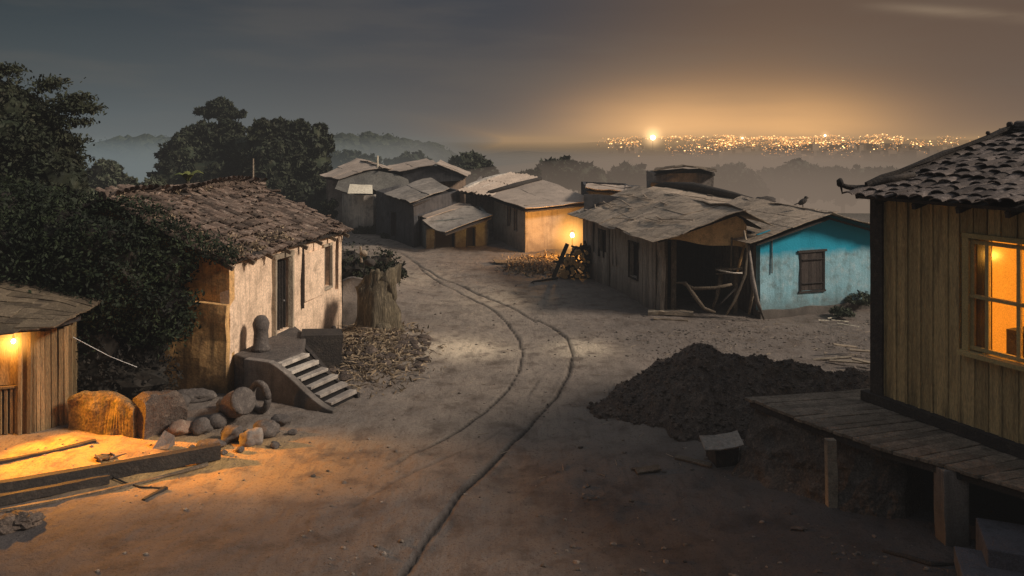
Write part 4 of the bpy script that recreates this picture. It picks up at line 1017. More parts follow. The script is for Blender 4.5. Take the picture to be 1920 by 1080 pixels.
# ================================================================ BLUE HOUSE
BL = Vector((7.68, 24.75)); BR = Vector((12.35, 26.5)); bd = (BR-BL).normalized(); bb = Vector((-.20, .98)).normalized()
def bluehouse():
    o = thing('turquoise_house', (BL.x, BL.y, 0), 'turquoise painted house with a dark shuttered window and patched roof', 'house')
    L = (BR-BL).length; ap = L*.5
    prof = lambda u: 3.13-.58*abs(u-ap)/ap
    mb = MB(); wall_panel(mb, BL, BR, .18, prof, [(1.55, 2.42, .72, 1.92)], th=.2, wob=.03, step=.25, seed=21, top_from=2.3)
    link('wall', mb, M['blue'], o)
    mb = MB(); b0 = BL+bb*5.2; b1 = BR+bb*5.2; e_ = bb*.03
    wall_panel(mb, b0, BL+bb*.21, -.1, 2.5, [], th=.2); wall_panel(mb, BR+bb*.21, b1, -.1, 2.5, [], th=.2); wall_panel(mb, b1, b0, -.1, prof, [], th=.2)
    link('side_wall', mb, M['grey_pl'], o)
    mb = MB(); wall_panel(mb, BL-bb*.10-bd*.05, BR-bb*.10+bd*.1, -.1, lambda u: .2+.03*math.sin(u*4), [], th=.28, wob=.05, step=.2, seed=9); link('plinth', mb, M['grey_pl'], o)
    at = lambda u, z, out=0.: on_wall(BL, BR, u, z, out)
    mb = MB()
    for k in range(6):
        u = 1.55+k*.148; mb.beam(at(u+.07, .73, -.01), at(u+.07+random.uniform(-.003, .003), 1.92, -.01), .143, .04, up=Vector((bd.y, -bd.x, 0)), jit=.002, seg=3)
    sh = link('shutter', mb, M['shutter'], o)
    for z_ in (.95, 1.7): mb = MB(); mb.beam(at(1.57, z_, .03), at(2.42, z_, .03), .07, .02); link('batten', mb, M['wood_dark'], sh)
    mb = MB(); mb.beam(at(1.45, .68, .01), at(2.52, .68, .01), .06, .06)
    for a, b in (((1.52, .7), (1.52, 1.95)), ((2.45, .7), (2.45, 1.95))): mb.beam(at(a[0], a[1], .01), at(b[0], b[1], .01), .06, .06)
    mb.beam(at(1.42, 1.96, .02), at(2.55, 1.97, .02), .07, .07); link('window_frame', mb, M['wood_dark'], o)
    vv = lambda p, z: Vector((p.x, p.y, z))
    bm = BL.lerp(BR, .5)
    q = [vv(BL-bd*.35+bb*5.4, 2.47), vv(BL-bd*.35-bb*.32, 2.47), vv(bm-bb*.32, 3.19), vv(bm+bb*5.4, 3.19)]
    q2 = [vv(BR+bd*.4-bb*.32, 2.44), vv(BR+bd*.4+bb*5.4, 2.44), vv(bm+bb*5.4, 3.19), vv(bm-bb*.32, 3.19)]
    mb = MB(); sheet_roof(mb, q, 6, 4, .02, 0, .08, .02, .08, 31, .014, 4, ragged=.06); sheet_roof(mb, q2, 6, 4, .02, 0, .08, .02, .08, 32, .014, 4, ragged=.06)
    link('roof', mb, M['sheet'], o)
    mb = MB(); underlay(mb, q, .05, .15); underlay(mb, q2, .05, .15); link('roof_boards', mb, M['wood_dark'], o)
    mb = MB(); mb.tube([at(.42, 1.35, .03), at(.42, 2.62, .03)], .02, 6); link('drain_pipe', mb, M['metal'], o)
bluehouse()
# perched bird on the ridge
def bird():
    p = P(1505, 386, 26.6); o = thing('perched_bird', p, 'dark bird perched on the roof ridge of the turquoise house', 'bird')
    mb = MB(); b_ = p+Vector((0, 0, .14)); V, Fc = ico(3)
    v = V.copy(); body = v*np.array([.15, .10, .10]); body[:, 2] += v[:, 0]*.06; mb.add((body+np.array(b_)).tolist(), Fc)
    mb.blob(b_+Vector((.11, 0, .13)), (.065, .055, .06), 2, .0); mb.tube([b_+Vector((.07, 0, .04)), b_+Vector((.10, 0, .12))], [.07, .05], 8)
    link('body', mb, M['wood_dark'], o, True)
    mb = MB(); mb.tube([b_+Vector((.16, 0, .13)), b_+Vector((.22, 0, .12))], [.02, .003], 6); link('beak', mb, M['wood_dark'], o)
    mb = MB(); mb.beam(b_+Vector((-.10, 0, -.03)), b_+Vector((-.27, 0, -.10)), .07, .02); link('tail', mb, M['wood_dark'], o)
    for s in (-1, 1):
        mb = MB(); mb.tube([b_+Vector((.0, s*.03, -.06)), p+Vector((.01, s*.03, -.06))], .008, 5); link('leg', mb, M['wood_dark'], o)
bird()

# ================================================================ MIDDLE HOUSE with open porch
mF = Vector((4.72, 25.4)); mBk = Vector((2.95, 32.8)); mdir = (mBk-mF).normalized(); mR = Vector((7.35, 25.25)); 
def midhouse():
    o = thing('porch_house', (mF.x, mF.y, 0), 'tumbledown board house with an open dark porch and patched roof', 'house')
    L = (mBk-mF).length
    # long side wall: walk from back to front so the outer face looks left
    a, b = mBk, mF; top = lambda u: 2.66-.22*u/L
    holes = [(1.9, 2.55, .95, 2.0), (5.0, 5.75, .78, 1.92)]
    mb = MB(); wall_panel(mb, a, b, -.1, top, holes, th=.14, wob=.04, step=.25, seed=33, top_from=2.1)
    link('wall', mb, M['mud_boards'], o)
    at = lambda u, z, out=0.: on_wall(a, b, u, z, out)
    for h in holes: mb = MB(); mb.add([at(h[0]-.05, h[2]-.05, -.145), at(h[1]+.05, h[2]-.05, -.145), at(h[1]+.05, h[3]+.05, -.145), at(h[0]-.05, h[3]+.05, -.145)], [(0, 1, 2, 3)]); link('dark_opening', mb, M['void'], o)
    for h in holes:
        mb = MB(); mb.beam(at(h[0]-.06, h[2]-.05, .024), at(h[1]+.06, h[2]-.05, .024), .05, .05)
        for u in (h[0]-.03, h[1]+.03): mb.beam(at(u, h[2]-.04, .02), at(u, h[3]+.04, .02), .06, .05, jit=.004, seg=2)
        mb.beam(at(h[0]-.07, h[3]+.04, .025), at(h[1]+.07, h[3]+.04, .025), .05, .06); link('window_frame', mb, M['wood_dark'], o)
    # boards nailed over the lower left part
    mb = MB(); u = .05
    while u < 2.9:
        w = random.uniform(.16, .3); z1 = random.choice((1.0, 1.25, 1.3)) if 1.5 < u < 2.7 else (random.uniform(2.3, 2.5) if u < 1.2 else 1.1)
        mb.beam(at(u+w/2, -.08, .05), at(u+w/2+.01, z1, .05+.01), w*.94, .03, up=Vector((-mdir.y, mdir.x, 0)), jit=.006, seg=3); u += w
    for u in (3.0, 3.3, 3.65): mb.beam(at(u, .9 if u > 3.1 else -.05, .04), at(u, 2.35, .04), .16, .03, up=Vector((-mdir.y, mdir.x, 0)), jit=.005, seg=3)
    link('board_cladding', mb, M['mud_boards'], o)
    mb = MB(); u = 6.3
    for k in range(5): mb.beam(at(6.15+k*.26, -.08, .04), at(6.17+k*.26, 2.2, .045), .24, .03, up=Vector((-mdir.y, mdir.x, 0)), jit=.006, seg=3)
    link('front_boards', mb, M['mud_boards'], o)
    # porch posts and beams
    for (px, w) in ((1246, .15), (1262, .17)):
        p = G(px, 582); mb = MB(); mb.beam(Vector((p.x, p.y, -.1)), Vector((p.x+.02, p.y, 2.3)), w, w*.8, up=Vector((0, 1, 0)), jit=.01, seg=4); link('porch_post', mb, M['wood'], o)
    p = G(1378, 588); mb = MB(); mb.beam(Vector((p.x, p.y, -.1)), Vector((p.x+.05, p.y, 2.2)), .12, .1, up=Vector((0, 1, 0)), jit=.01, seg=4); link('porch_post', mb, M['wood'], o)
    # orange gable boards over the porch
    za = 3.28
    mb = MB(); g0 = Vector((4.75, 25.12)); g1 = Vector((7.35, 25.12)); Lg = 2.6
    S = 14; vs = []; fs = []
    for i in range(S+1):
        t = i/S; x = g0.x+Lg*t; zb = 2.36-.26*t+.04*math.sin(t*9) if t < .93 else 2.10
        ztp = 2.42+(3.18-2.42)*min(1, t/.90) if t < .9 else 3.18-(t-.9)*3.5
        for s_ in (0, 1): vs += [(x, g0.y+.05*math.sin(t*5)+s_*.05, zb), (x, g0.y+.05*math.sin(t*5)+s_*.05, max(ztp, zb+.02))]
    for i in range(S):
        k = i*4; fs += [(k, k+4, k+5, k+1), (k+2, k+3, k+7, k+6), (k, k+2, k+6, k+4), (k+1, k+5, k+7, k+3)]
    fs += [(S*4, S*4+2, S*4+3, S*4+1)]
    mb.add(vs, fs); link('gable_board', mb, M['gable'], o)
    # room behind the porch: back wall, side, floor sill
    mb = MB(); wall_panel(mb, (4.6, 28.2), (7.5, 28.0), -.1, 2.9, [(.45, 1.1, 0., 1.9)], th=.1); wall_panel(mb, (7.45, 28.0), (7.55, 25.2), -.1, 2.6, [], th=.1)
    link('porch_wall', mb, M['dark_pl'], o)
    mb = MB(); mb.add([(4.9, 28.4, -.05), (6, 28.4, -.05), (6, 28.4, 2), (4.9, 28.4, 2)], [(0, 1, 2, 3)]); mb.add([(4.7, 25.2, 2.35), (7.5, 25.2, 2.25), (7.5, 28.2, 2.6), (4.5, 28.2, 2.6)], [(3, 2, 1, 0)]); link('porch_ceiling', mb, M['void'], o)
    mb = MB(); wall_panel(mb, (6.2, 32.8), (2.95, 32.8), -.1, lambda u: 2.66+.6*math.sin(min(u, 3)/3*1.57), [], th=.1, flip=True); wall_panel(mb, (7.5, 28), (6.2, 32.8), -.1, 2.9, [], th=.1, flip=False); link('back_wall', mb, M['dark_pl'], o)
    # roof: big left slope, short right slope
    q = [P(1082, 396, 33.2), Vector((4.50, 24.75, 2.50)), Vector((7.02, 24.85, 3.36)), Vector((5.2, 33.8, 3.42))]
    q2 = [Vector((7.85, 24.95, 2.88)), Vector((6.3, 33.8, 3.0)), Vector((5.2, 33.8, 3.42)), Vector((7.02, 24.85, 3.36))]
    mb = MB(); sheet_roof(mb, q, 5, 3, .02, 0, .13, .015, .10, 41, .014, 5, ragged=.05); sheet_roof(mb, q2, 5, 1, .02, 0, .08, .015, .1, 42, .012, 5)
    for k in range(16):                       # loose battens holding the sheets
        u = random.random(); v = random.random(); c = bilin(q, u, v)+Vector((0, 0, .12)); d = bilin(q, u+random.uniform(.08, .2), v+random.uniform(-.1, .1))+Vector((0, 0, .12)); mb.beam(c, d, .04, .03)
    link('roof', mb, M['sheet'], o)
    mb = MB(); underlay(mb, q, .05, .15); underlay(mb, q2, .05, .15); link('roof_boards', mb, M['wood_dark'], o)
    mb = MB(); e = q[1]+Vector((.08, .1, -.13)); mb.beam(e, q[2]+Vector((0, .1, -.13)), .06, .12, jit=.01, seg=6); link('verge_board', mb, M['wood'], o)
    mb = MB(); mb.beam(q[0]+Vector((.05, 0, -.02)), q[0].lerp(q[1], .28)+Vector((0, 0, .03)), .12, .04, bend=(0, 0, -.05), seg=6); link('white_gutter', mb, M['white_cloth'], o)
midhouse()
# leaning clutter in and before the porch
def pole(pts, r, m, label, cat='pole', nm='leaning_pole', grp='poles and laths leaning at the porch', n=6):
    mb = MB(); mb.tube([P(x, y, Y) for x, y, Y in pts], r, n, .08); return single(nm, mb, M[m], label, cat, grp, smooth=True)
pole([(1395, 432, 24.6), (1402, 470, 24.5), (1398, 515, 24.45), (1380, 560, 24.5), (1362, 590, 24.7)], [.03, .035, .045, .04, .03], 'wood_pale', 'long curved pale pole sweeping down from the blue house corner')
pole([(1404, 460, 24.5), (1410, 520, 24.4), (1420, 565, 24.3), (1433, 599, 24.2)], [.03, .07, .06, .03], 'grey_pl', 'thick grey strip hanging to the ground by the turquoise wall')
pole([(1405, 500, 24.6), (1412, 545, 24.5), (1404, 590, 24.6)], [.03, .06, .03], 'wood', 'short brown post behind the hanging grey strip')
pole([(1352, 500, 25.5), (1350, 530, 25.3), (1343, 560, 25.2), (1336, 578, 25.2)], [.07, .07, .05, .045], 'wood', 'stout brown upright under the broken rail')
pole([(1380, 540, 25.0), (1360, 560, 24.95), (1340, 580, 24.9)], [.03, .03, .03], 'wood_dark', 'dark diagonal brace in the porch')
pole([(1268, 530, 25.2), (1285, 530, 25.1), (1300, 552, 24.9), (1320, 578, 24.7), (1342, 586, 24.6)], [.03, .05, .065, .06, .04], 'wood', 'bowed brown plank propped in the porch opening')
pole([(1283, 532, 25.2), (1300, 541, 25.0), (1340, 540, 24.9), (1372, 533, 24.9)], [.05, .06, .055, .04], 'wood', 'bowed rail across the lower porch opening')
pole([(1372, 445, 25.0), (1371, 480, 25.0), (1370, 512, 25.0)], .03, 'wood', 'thin upright hanging under the gable of the porch')
pole([(1396, 460, 25.0), (1388, 490, 24.9), (1382, 512, 24.9)], [.03, .04, .035], 'orange_pl', 'short orange brown stick leaning above the rail')
pole([(1342, 505, 25.1), (1352, 508, 24.9), (1375, 512, 24.8), (1392, 512, 24.8)], [.02, .025, .025, .02], 'pale_pl', 'thin white bent lath in the porch')
mb = MB()
a_, b_ = P(1342, 505, 25.2), P(1392, 502, 25.0); mb.beam(a_, b_, .35, .05, jit=.01, seg=4); mb.beam(a_+Vector((0, 0, -.12)), b_+Vector((0, 0, -.12)), .3, .04, jit=.01, seg=4)
single('porch_shelf', mb, M['wood'], 'brown plank shelf held up in the porch opening', 'shelf')
mb = MB(); mb.lathe(G(1210, 563)+Vector((0, -.05, .30)), [(.0, 0), (.20, .01), (.33, .03), (.33, .05), (.2, .04), (0, .03)], 20, Matrix.Rotation(R(-15), 3, 'Z') @ Matrix.Rotation(R(62), 3, 'X') @ Matrix.Scale(.6, 3, (1, 0, 0))); single('leaning_disc', mb, M['wood_pale'], 'pale oval board leaning on the porch house wall', 'board')
plank('lying_log', g(1215, 590, .07), g(1300, 593, .07), .30, .10, 'wood_pale', 'pale split log lying before the porch', 'log', jit=.02, bend=(0, 0, .03))
plank('lying_log', g(1225, 601, .03), g(1290, 603, .03), .16, .06, 'wood', 'thin brown slab in front of the pale split log', 'log', jit=.02)
mb = MB(); mb.box((4.97, 27.95, 1.75), (.32, .03, .17)); single('notice_plate', mb, M['white_cloth'], 'small pale plate high on the dark porch back wall', 'plate')
for k, (px, py, L, r) in enumerate([(1560, 598, .5, 40), (1575, 604, .5, -10), (1590, 612, .6, -30), (1545, 603, .35, 5)]):
    slab('white_stick', px, py, .05, L, .035, .02, r, (0, 4), 'white_cloth', ['white stick crossing the others before the turquoise house', 'level white stick in the middle of the scattered sticks', 'long white stick furthest right before the turquoise house', 'short white stick at the left of the scattered sticks'][k], 'stick', group='white sticks on the ground before the turquoise house')

# woodpile with leaning board and lantern
def woodpile():
    o = thing('brushwood_pile', G(1075, 520), 'dark stack of branches and split wood beside the porch house', 'woodpile')
    mb = MB(); base = G(1075, 522); rnd = random.Random(3)
    for k in range(64):
        x = rnd.uniform(1050, 1108); z = rnd.uniform(.05, 1.3)*min(1., .45+(x-1045)/70); L = rnd.uniform(.25, .6); a = rnd.uniform(0, math.pi)
        c = Vector(((x-960)/F*31.8, 31.9+rnd.uniform(-.35, .35), z)); d = Vector((math.cos(a)*L, rnd.uniform(-.2, .2), math.sin(a)*L*.7)); r = rnd.uniform(.03, .075)
        mb.tube([c-d*.5, c+d*.15+Vector((0, 0, rnd.uniform(-.04, .04))), c+d*.5], [r, r*.9, r*.6], 6, .12)
    link('branches', mb, M['wood_dark'], o)
    mb = MB()
    for k in range(34):
        x = rnd.uniform(1052, 1104); z = rnd.uniform(.1, 1.1)*min(1, .5+(x-1045)/70); r = rnd.uniform(.05, .10)
        mb.tube([Vector(((x-960)/F*31.8, 31.4, z)), Vector(((x-960)/F*31.8+rnd.uniform(-.1, .1), 32.3, z+rnd.uniform(-.05, .05)))], [r, r], 7, .15)
    link('split_logs', mb, M['orange_pl'], o)
    mb = MB(); mb.beam(P(1037, 521, 31.3), P(1064, 457, 31.6), .16, .06, up=Vector((0, 1, 0)), jit=.005, seg=3); link('leaning_board', mb, M['wood_dark'], o)
    mb = MB(); mb.tube([P(1046, 521, 31.2), P(1000, 528, 30.6), P(995, 531, 30.5)], [.05, .04, .02], 6); link('fallen_pole', mb, M['wood_dark'], o)
woodpile()
LM = P(1073, 441, 37.2)
o = thing('post_lantern', (LM.x, LM.y, 0), 'glowing lantern on a short post behind the woodpile', 'lantern')
mb = MB(); mb.tube([Vector((LM.x, LM.y, -.1)), Vector((LM.x, LM.y, LM.z-.14))], .03, 6); link('post', mb, M['wood_dark'], o)
mb = MB(); mb.blob(LM, (.09, .09, .11), 3, 0); link('lamp_globe', mb, M['bulb_m'], o, True)
mb = MB(); mb.lathe(LM+Vector((0, 0, .14)), [(.10, 0), (.13, .02), (.03, .09), (.01, .10)], 12); link('lamp_cap', mb, M['metal'], o)
plight('lantern_light', LM+Vector((-.12, -.22, .05)), 740, (1, .46, .09), .14, 1.)
glow_halo(o, LM, 1.5, (1, .45, .10), 3.4, 2.6)
slab('lantern_pool_mat', 965, 492, .05, 1.9, .8, .03, 12, (2, 1), 'litter', 'flat straw brown mat added for the lantern light pool', 'mat', .04)
mb = MB(); c_ = np.array([G(random.gauss(1005, 28), random.gauss(499, 8))[:] for _ in range(1500)]); c_[:, 2] = [gz(a_[0], a_[1])+.02+random.random()*.06 for a_ in c_]; leaves(mb, c_, .16, (2.2, .5)); o_s = link('lantern_pool_straw', mb, M['litter']); o_s['kind'] = 'stuff'  # straw colour spread to paint the lantern's pool of light

# ================================================================ HOUSES FURTHER BACK
def simple_house(name, label, fp, ztop, z0, wmat, roofs, rmat, holes=None, cat='house', rk=None, extra=None, th=.15):
    c = Vector((fp[0].x, fp[0].y, 0)); o = thing(name, c, label, cat)
    n = len(fp); mb = MB()
    for i in range(n):
        a = fp[i]; b = fp[(i+1) % n]; za = ztop[i]; zb = ztop[(i+1) % n]; L = (b-a).length
        hs = (holes or {}).get(i, [])
        f = (lambda za, zb, L: (lambda u: za+(zb-za)*u/L))(za, zb, L)
        if isinstance(za, tuple): f = za[0]
        wall_panel(mb, a, b, z0, f, hs, th=th, wob=.04, step=.35, seed=i+len(label))
    link('wall', mb, wmat, o)
    for i, hs in (holes or {}).items():
        a = fp[i]; b = fp[(i+1) % n]
        for h in hs:
            mb = MB(); mb.add([on_wall(a, b, h[0]-.03, h[2]-.03, -.12), on_wall(a, b, h[1]+.03, h[2]-.03, -.12), on_wall(a, b, h[1]+.03, h[3]+.03, -.12), on_wall(a, b, h[0]-.03, h[3]+.03, -.12)], [(0, 1, 2, 3)])
            w = link('window', mb, M['void'], o)
            mb = MB(); mb.beam(on_wall(a, b, h[0]-.04, h[3]+.03, .012), on_wall(a, b, h[1]+.04, h[3]+.03, .012), .05, .05)
            for u in (h[0]-.02, h[1]+.02): mb.beam(on_wall(a, b, u, h[2]-.03, .01), on_wall(a, b, u, h[3]+.03, .01), .04, .05)
            link('window_frame', mb, M['wood_dark'], w)
    mb = MB(); ub = MB()
    for k, q in enumerate(roofs):
        kw = dict(nu=5, nv=3, th=.03, wob=.08, jit=.03, over=.06, seed=k+len(label), lift=.02); kw.update(rk or {})
        sheet_roof(mb, q, **kw); underlay(ub, q, .06, .16)
    link('roof', mb, rmat, o); link('roof_boards', ub, M['wood_dark'], o)
    return o
V2 = lambda v: Vector((v[0], v[1]))
# lantern-lit house
N_ = V2(G(985, 472)); L_ = V2(G(926, 449)); R_ = V2(G(1114, 461)); B_ = L_+R_-N_
lw = (N_-L_).length
lh = simple_house('lantern_house', 'plain beige house with a flat tan roof lit by the lantern', [L_, N_, R_, B_], [2.5, 2.28, 2.42, 2.85], -.1, M['beige'],
    [[P(915, 366, 43.6), P(986, 390, 38.7), P(1116, 377, 41.0), P(1017, 337, 46.3)]], M['sheet_tan'],
    {0: [(lw*.48, lw*.55, 1.0, 2.05), (lw*.68, lw*.76, .9, 2.0)]}, rk=dict(nu=2, nv=2, wob=.05, jit=.004, lift=.008, ragged=.0, over=.02))
mb = MB(); mb.tube([P(916, 363, 43.6)+Vector((0, 0, .06)), P(965, 350, 45)+Vector((0, 0, .08)), P(1014, 337, 46.3)+Vector((0, 0, .06))], [.10, .14, .12], 8); link('roof_roll', mb, M['wood_dark'], lh, True)
# grey house behind with long corrugated sheets
f0 = V2(G(873, 444)); f1 = V2(G(935, 444)); 
simple_house('corrugated_house', 'grey house with layered corrugated sheets behind the lantern house', [f0, f1, f1+Vector((.6, 5.5)), f0+Vector((.6, 5.5))], [2.45, 2.5, 3.2, 3.2], -.1, M['grey_pl'],
    [[P(866, 356, 44.3), P(938, 366, 44.3), P(1012, 338, 50), P(955, 325, 50)]], M['sheet_tan'], rk=dict(nu=4, nv=2, wav=.035, lift=.05, jit=.05, ragged=.2))
for k, (x0, y0, x1, y1) in enumerate(((872, 352, 950, 326), (888, 357, 972, 331), (925, 366, 1005, 340))):
    mb = MB(); mb.beam(P(x0, y0, 44.6), P(x1, y1, 49.8), .30, .10, seg=6, bend=(0, 0, .10), jit=.02); single('roof_lath', mb, M['pale_pl'], ['leftmost long pale sheet strip along the corrugated roof', 'middle long pale sheet strip along the corrugated roof', 'long pale sheet strip beside the dark roof roll'][k], 'roof strip', 'long strips laid on the corrugated roof')
# low shed with bowed roof
a0 = V2(G(783, 455)); a1 = V2(G(799, 466)); a2 = V2(G(916, 460)); a3 = a2+Vector((-.5, 2.6))
sh = simple_house('bowed_shed', 'low shed with two bowed sheets for a roof by the lane', [a0, a1, a2, a3], [1.5, 1.35, 1.55, 1.85], -.1, M['green_pl'],
    [[P(794, 413, 40.6), P(836, 434, 38.9), P(922, 403, 41.2), P(881, 384, 43.6)]], M['sheet_grey'], {1: [(.5, 1.5, -.0, 1.05), (2.2, 2.6, .0, .95)]}, 'shed', rk=dict(nu=1, nv=1, sub=10, wob=.03, lift=.01, jit=0, over=.02, ragged=0, sag=.16))
mb = MB(); sheet_roof(mb, [P(784, 402, 42.4), P(800, 411, 40.8), P(884, 384, 43.8), P(852, 378, 44.5)], 1, 1, .03, 0, .03, 0, 0, 4, .03, 8, 0, .08); link('upper_sheet', mb, M['sheet_tan'], sh)
# small lean-to left of it
b0 = V2(G(706, 440)); b1 = V2(G(776, 462)); b2 = V2(G(862, 448)); b3 = b0+b2-b1
simple_house('dark_lean_to', 'dark walled hut with a single sloping grey roof', [b0, b1, b2, b3], [2.55, 2.3, 2.7, 3.0], -.1, M['dark_pl'],
    [[P(728, 361, 45), P(773, 379, 40.8), P(840, 355, 44), P(806, 334, 48)]], M['sheet_grey'], {1: [(.4, 1.0, 0., 1.5)], 0: [(2.5, 3.1, .2, 1.5)]}, rk=dict(nu=3, nv=2))
# tall brown house with gable
c0 = V2(P(752, 420, 50)); c1 = V2(P(841, 420, 48.8)); c2 = V2(P(874, 420, 51.5)); c3 = c2+Vector((-3.2, 3.6)); c4 = c0+Vector((.3, 3.5))
th_ = simple_house('brown_gable_house', 'tall brown house with a shallow pitched roof behind the lean to', [c0, c1, c2, c3, c4], [3.5, 3.45, 3.35, 3.6, 3.6], -.3, M['brown_pl'],
    [[P(716, 315, 51), P(755, 321, 48.5), P(820, 308, 48.6), P(795, 298, 55)], [P(873, 330, 48.6), P(880, 322, 52.5), P(826, 302, 54), P(818, 308, 48.5)]], M['sheet_tan'], {1: []}, rk=dict(nu=3, nv=2, wob=.1))
mb = MB(); vs = [P(755, 322, 48.55), P(869, 327, 48.55), P(869, 338, 48.55), P(755, 345, 48.55), P(818, 311, 48.55)]; mb.add(vs, [(0, 4, 1, 2, 3)]); link('gable_front', mb, M['dark_pl'], th_)
# far left house with tarpaulin and pale round-fronted room
d0 = V2(P(612, 420, 51)); d1 = V2(P(735, 420, 49)); 
fh = simple_house('hipped_house', 'far grey house with a hipped tin roof next to the big tree', [d0, d1, d1+Vector((.5, 4.5)), d0+Vector((.5, 4.5))], [3.3, 3.4, 3.5, 3.4], -.4, M['grey_pl'],
    [[P(604, 329, 50), P(640, 334, 48.3), P(712, 313, 49), P(668, 298, 54)], [P(712, 313, 49), P(745, 322, 51), P(735, 315, 54), P(668, 298, 54)]], M['sheet_tan'], rk=dict(nu=3, nv=2, wob=.12))
mb = MB(); q = [P(628, 352, 47.6), P(772, 362, 47.4), P(765, 335, 48.6), P(640, 330, 48.9)]
S = 16; vs = []; fs = []
for i in range(S+1):
    for j in range(9):
        u, v = i/S, j/8; p = bilin(q, u, v); p.z += .42*math.sin(math.pi*u)*(.3+.7*v)+.08*n1(p.x, p.y, 0, 1.2, 2, 3)-.25*(1-v)*abs(math.sin(u*7)); vs.append(p)
for i in range(S):
    for j in range(8): fs.append((i*9+j, (i+1)*9+j, (i+1)*9+j+1, i*9+j+1))
mb.add(vs, fs); link('tarpaulin', mb, M['grey_cloth'], fh, True)
pr = thing('pale_store_room', G(668, 436), 'small pale plastered room below a white cloth awning', 'room')
mb = MB(); p0_ = V2(P(641, 430, 48.6)); p1_ = V2(P(700, 430, 46.9)); pts = [p0_, p0_.lerp(p1_, .35)+Vector((.0, -.55)), p0_.lerp(p1_, .7)+Vector((.1, -.55)), p1_]
for a, b in zip(pts[:-1], pts[1:]): wall_panel(mb, a, b, -.2, 2.25, [], th=.1, wob=.03, step=.3)
wall_panel(mb, pts[3], pts[3]+Vector((.4, 3)), -.2, 2.25, [], th=.1); wall_panel(mb, pts[0]+Vector((.4, 2)), pts[0], -.2, 2.25, [], th=.1)
link('wall', mb, M['pale_pl'], pr)
mb = MB(); mb.add([Vector((p.x, p.y, 2.2)) for p in pts+[pts[3]+Vector((.3, 3)), pts[0]+Vector((.3, 2))]], [(0, 1, 2, 3, 4, 5)]); link('flat_roof', mb, M['dark_pl'], pr)
mb = MB(); q = [P(652, 364, 46.3), P(699, 364, 46.3), P(698, 347, 47.2), P(656, 346, 47.2)]; sheet_roof(mb, q, 1, 1, .02, 0, .06, 0, 0, 3, .0, 7, 0); link('awning', mb, M['white_cloth'], pr)
mb = MB(); mb.tube([P(708, 315, 49), P(708, 292, 49)], .05, 6); single('white_pole', mb, M['white_cloth'], 'short white pole rising above the far roofs', 'pole')
# dark hut and boxy hut behind the porch house
e0 = V2(P(1104, 400, 41)); e1 = V2(P(1195, 400, 40))
simple_house('dark_back_hut', 'dark walled hut half hidden behind the porch house roof', [e0, e1, e1+Vector((0, 4)), e0+Vector((0, 4))], [2.95, 2.85, 3.1, 3.15], -.2, M['dark_pl'], [[P(1100, 352, 40.6), P(1200, 360, 39.6), P(1200, 350, 44.5), P(1105, 345, 44.5)]], M['sheet_tan'], rk=dict(nu=4, nv=2))
e0 = V2(P(1231, 400, 41)); e1 = V2(P(1338, 400, 41.5))
simple_house('boxy_upper_hut', 'boxy brown hut with a low curved roof rising behind', [e0, e1, e1+Vector((0, 3)), e0+Vector((0, 3))], [3.75, 3.8, 3.9, 3.8], -.2, M['grey_pl'], [[P(1226, 322, 40.7), P(1285, 312, 40.8), P(1280, 310, 44.8), P(1232, 315, 44.8)], [P(1285, 312, 40.8), P(1342, 322, 41), P(1340, 318, 44.8), P(1280, 310, 44.8)]], M['wood'], rk=dict(nu=3, nv=2, wob=.05))
e0 = V2(P(1235, 400, 36.5)); e1 = V2(P(1425, 400, 34.5))
lr = simple_house('long_roof_house', 'long low house with a dark ridge log behind the turquoise house', [e0, e1, e1+Vector((1.2, 2.2)), e0+Vector((0, 3))], [2.9, 2.5, 2.6, 3.1], -.2, M['dark_pl'], [[P(1196, 362, 35.4), P(1450, 402, 32.8), P(1442, 384, 34.5), P(1236, 350, 38)]], M['sheet'], rk=dict(nu=9, nv=2, wob=.06))
mb = MB(); mb.tube([P(1222, 346, 38), P(1300, 350, 36.8), P(1370, 366, 35.5), P(1420, 381, 34.6), P(1446, 388, 34)], [.12, .2, .17, .2, .12], 8, .2); mb.blob(P(1432, 381, 34.3), (.5, .3, .28), 3, .4, 2, 5); link('ridge_log', mb, M['wood_dark'], lr, True)

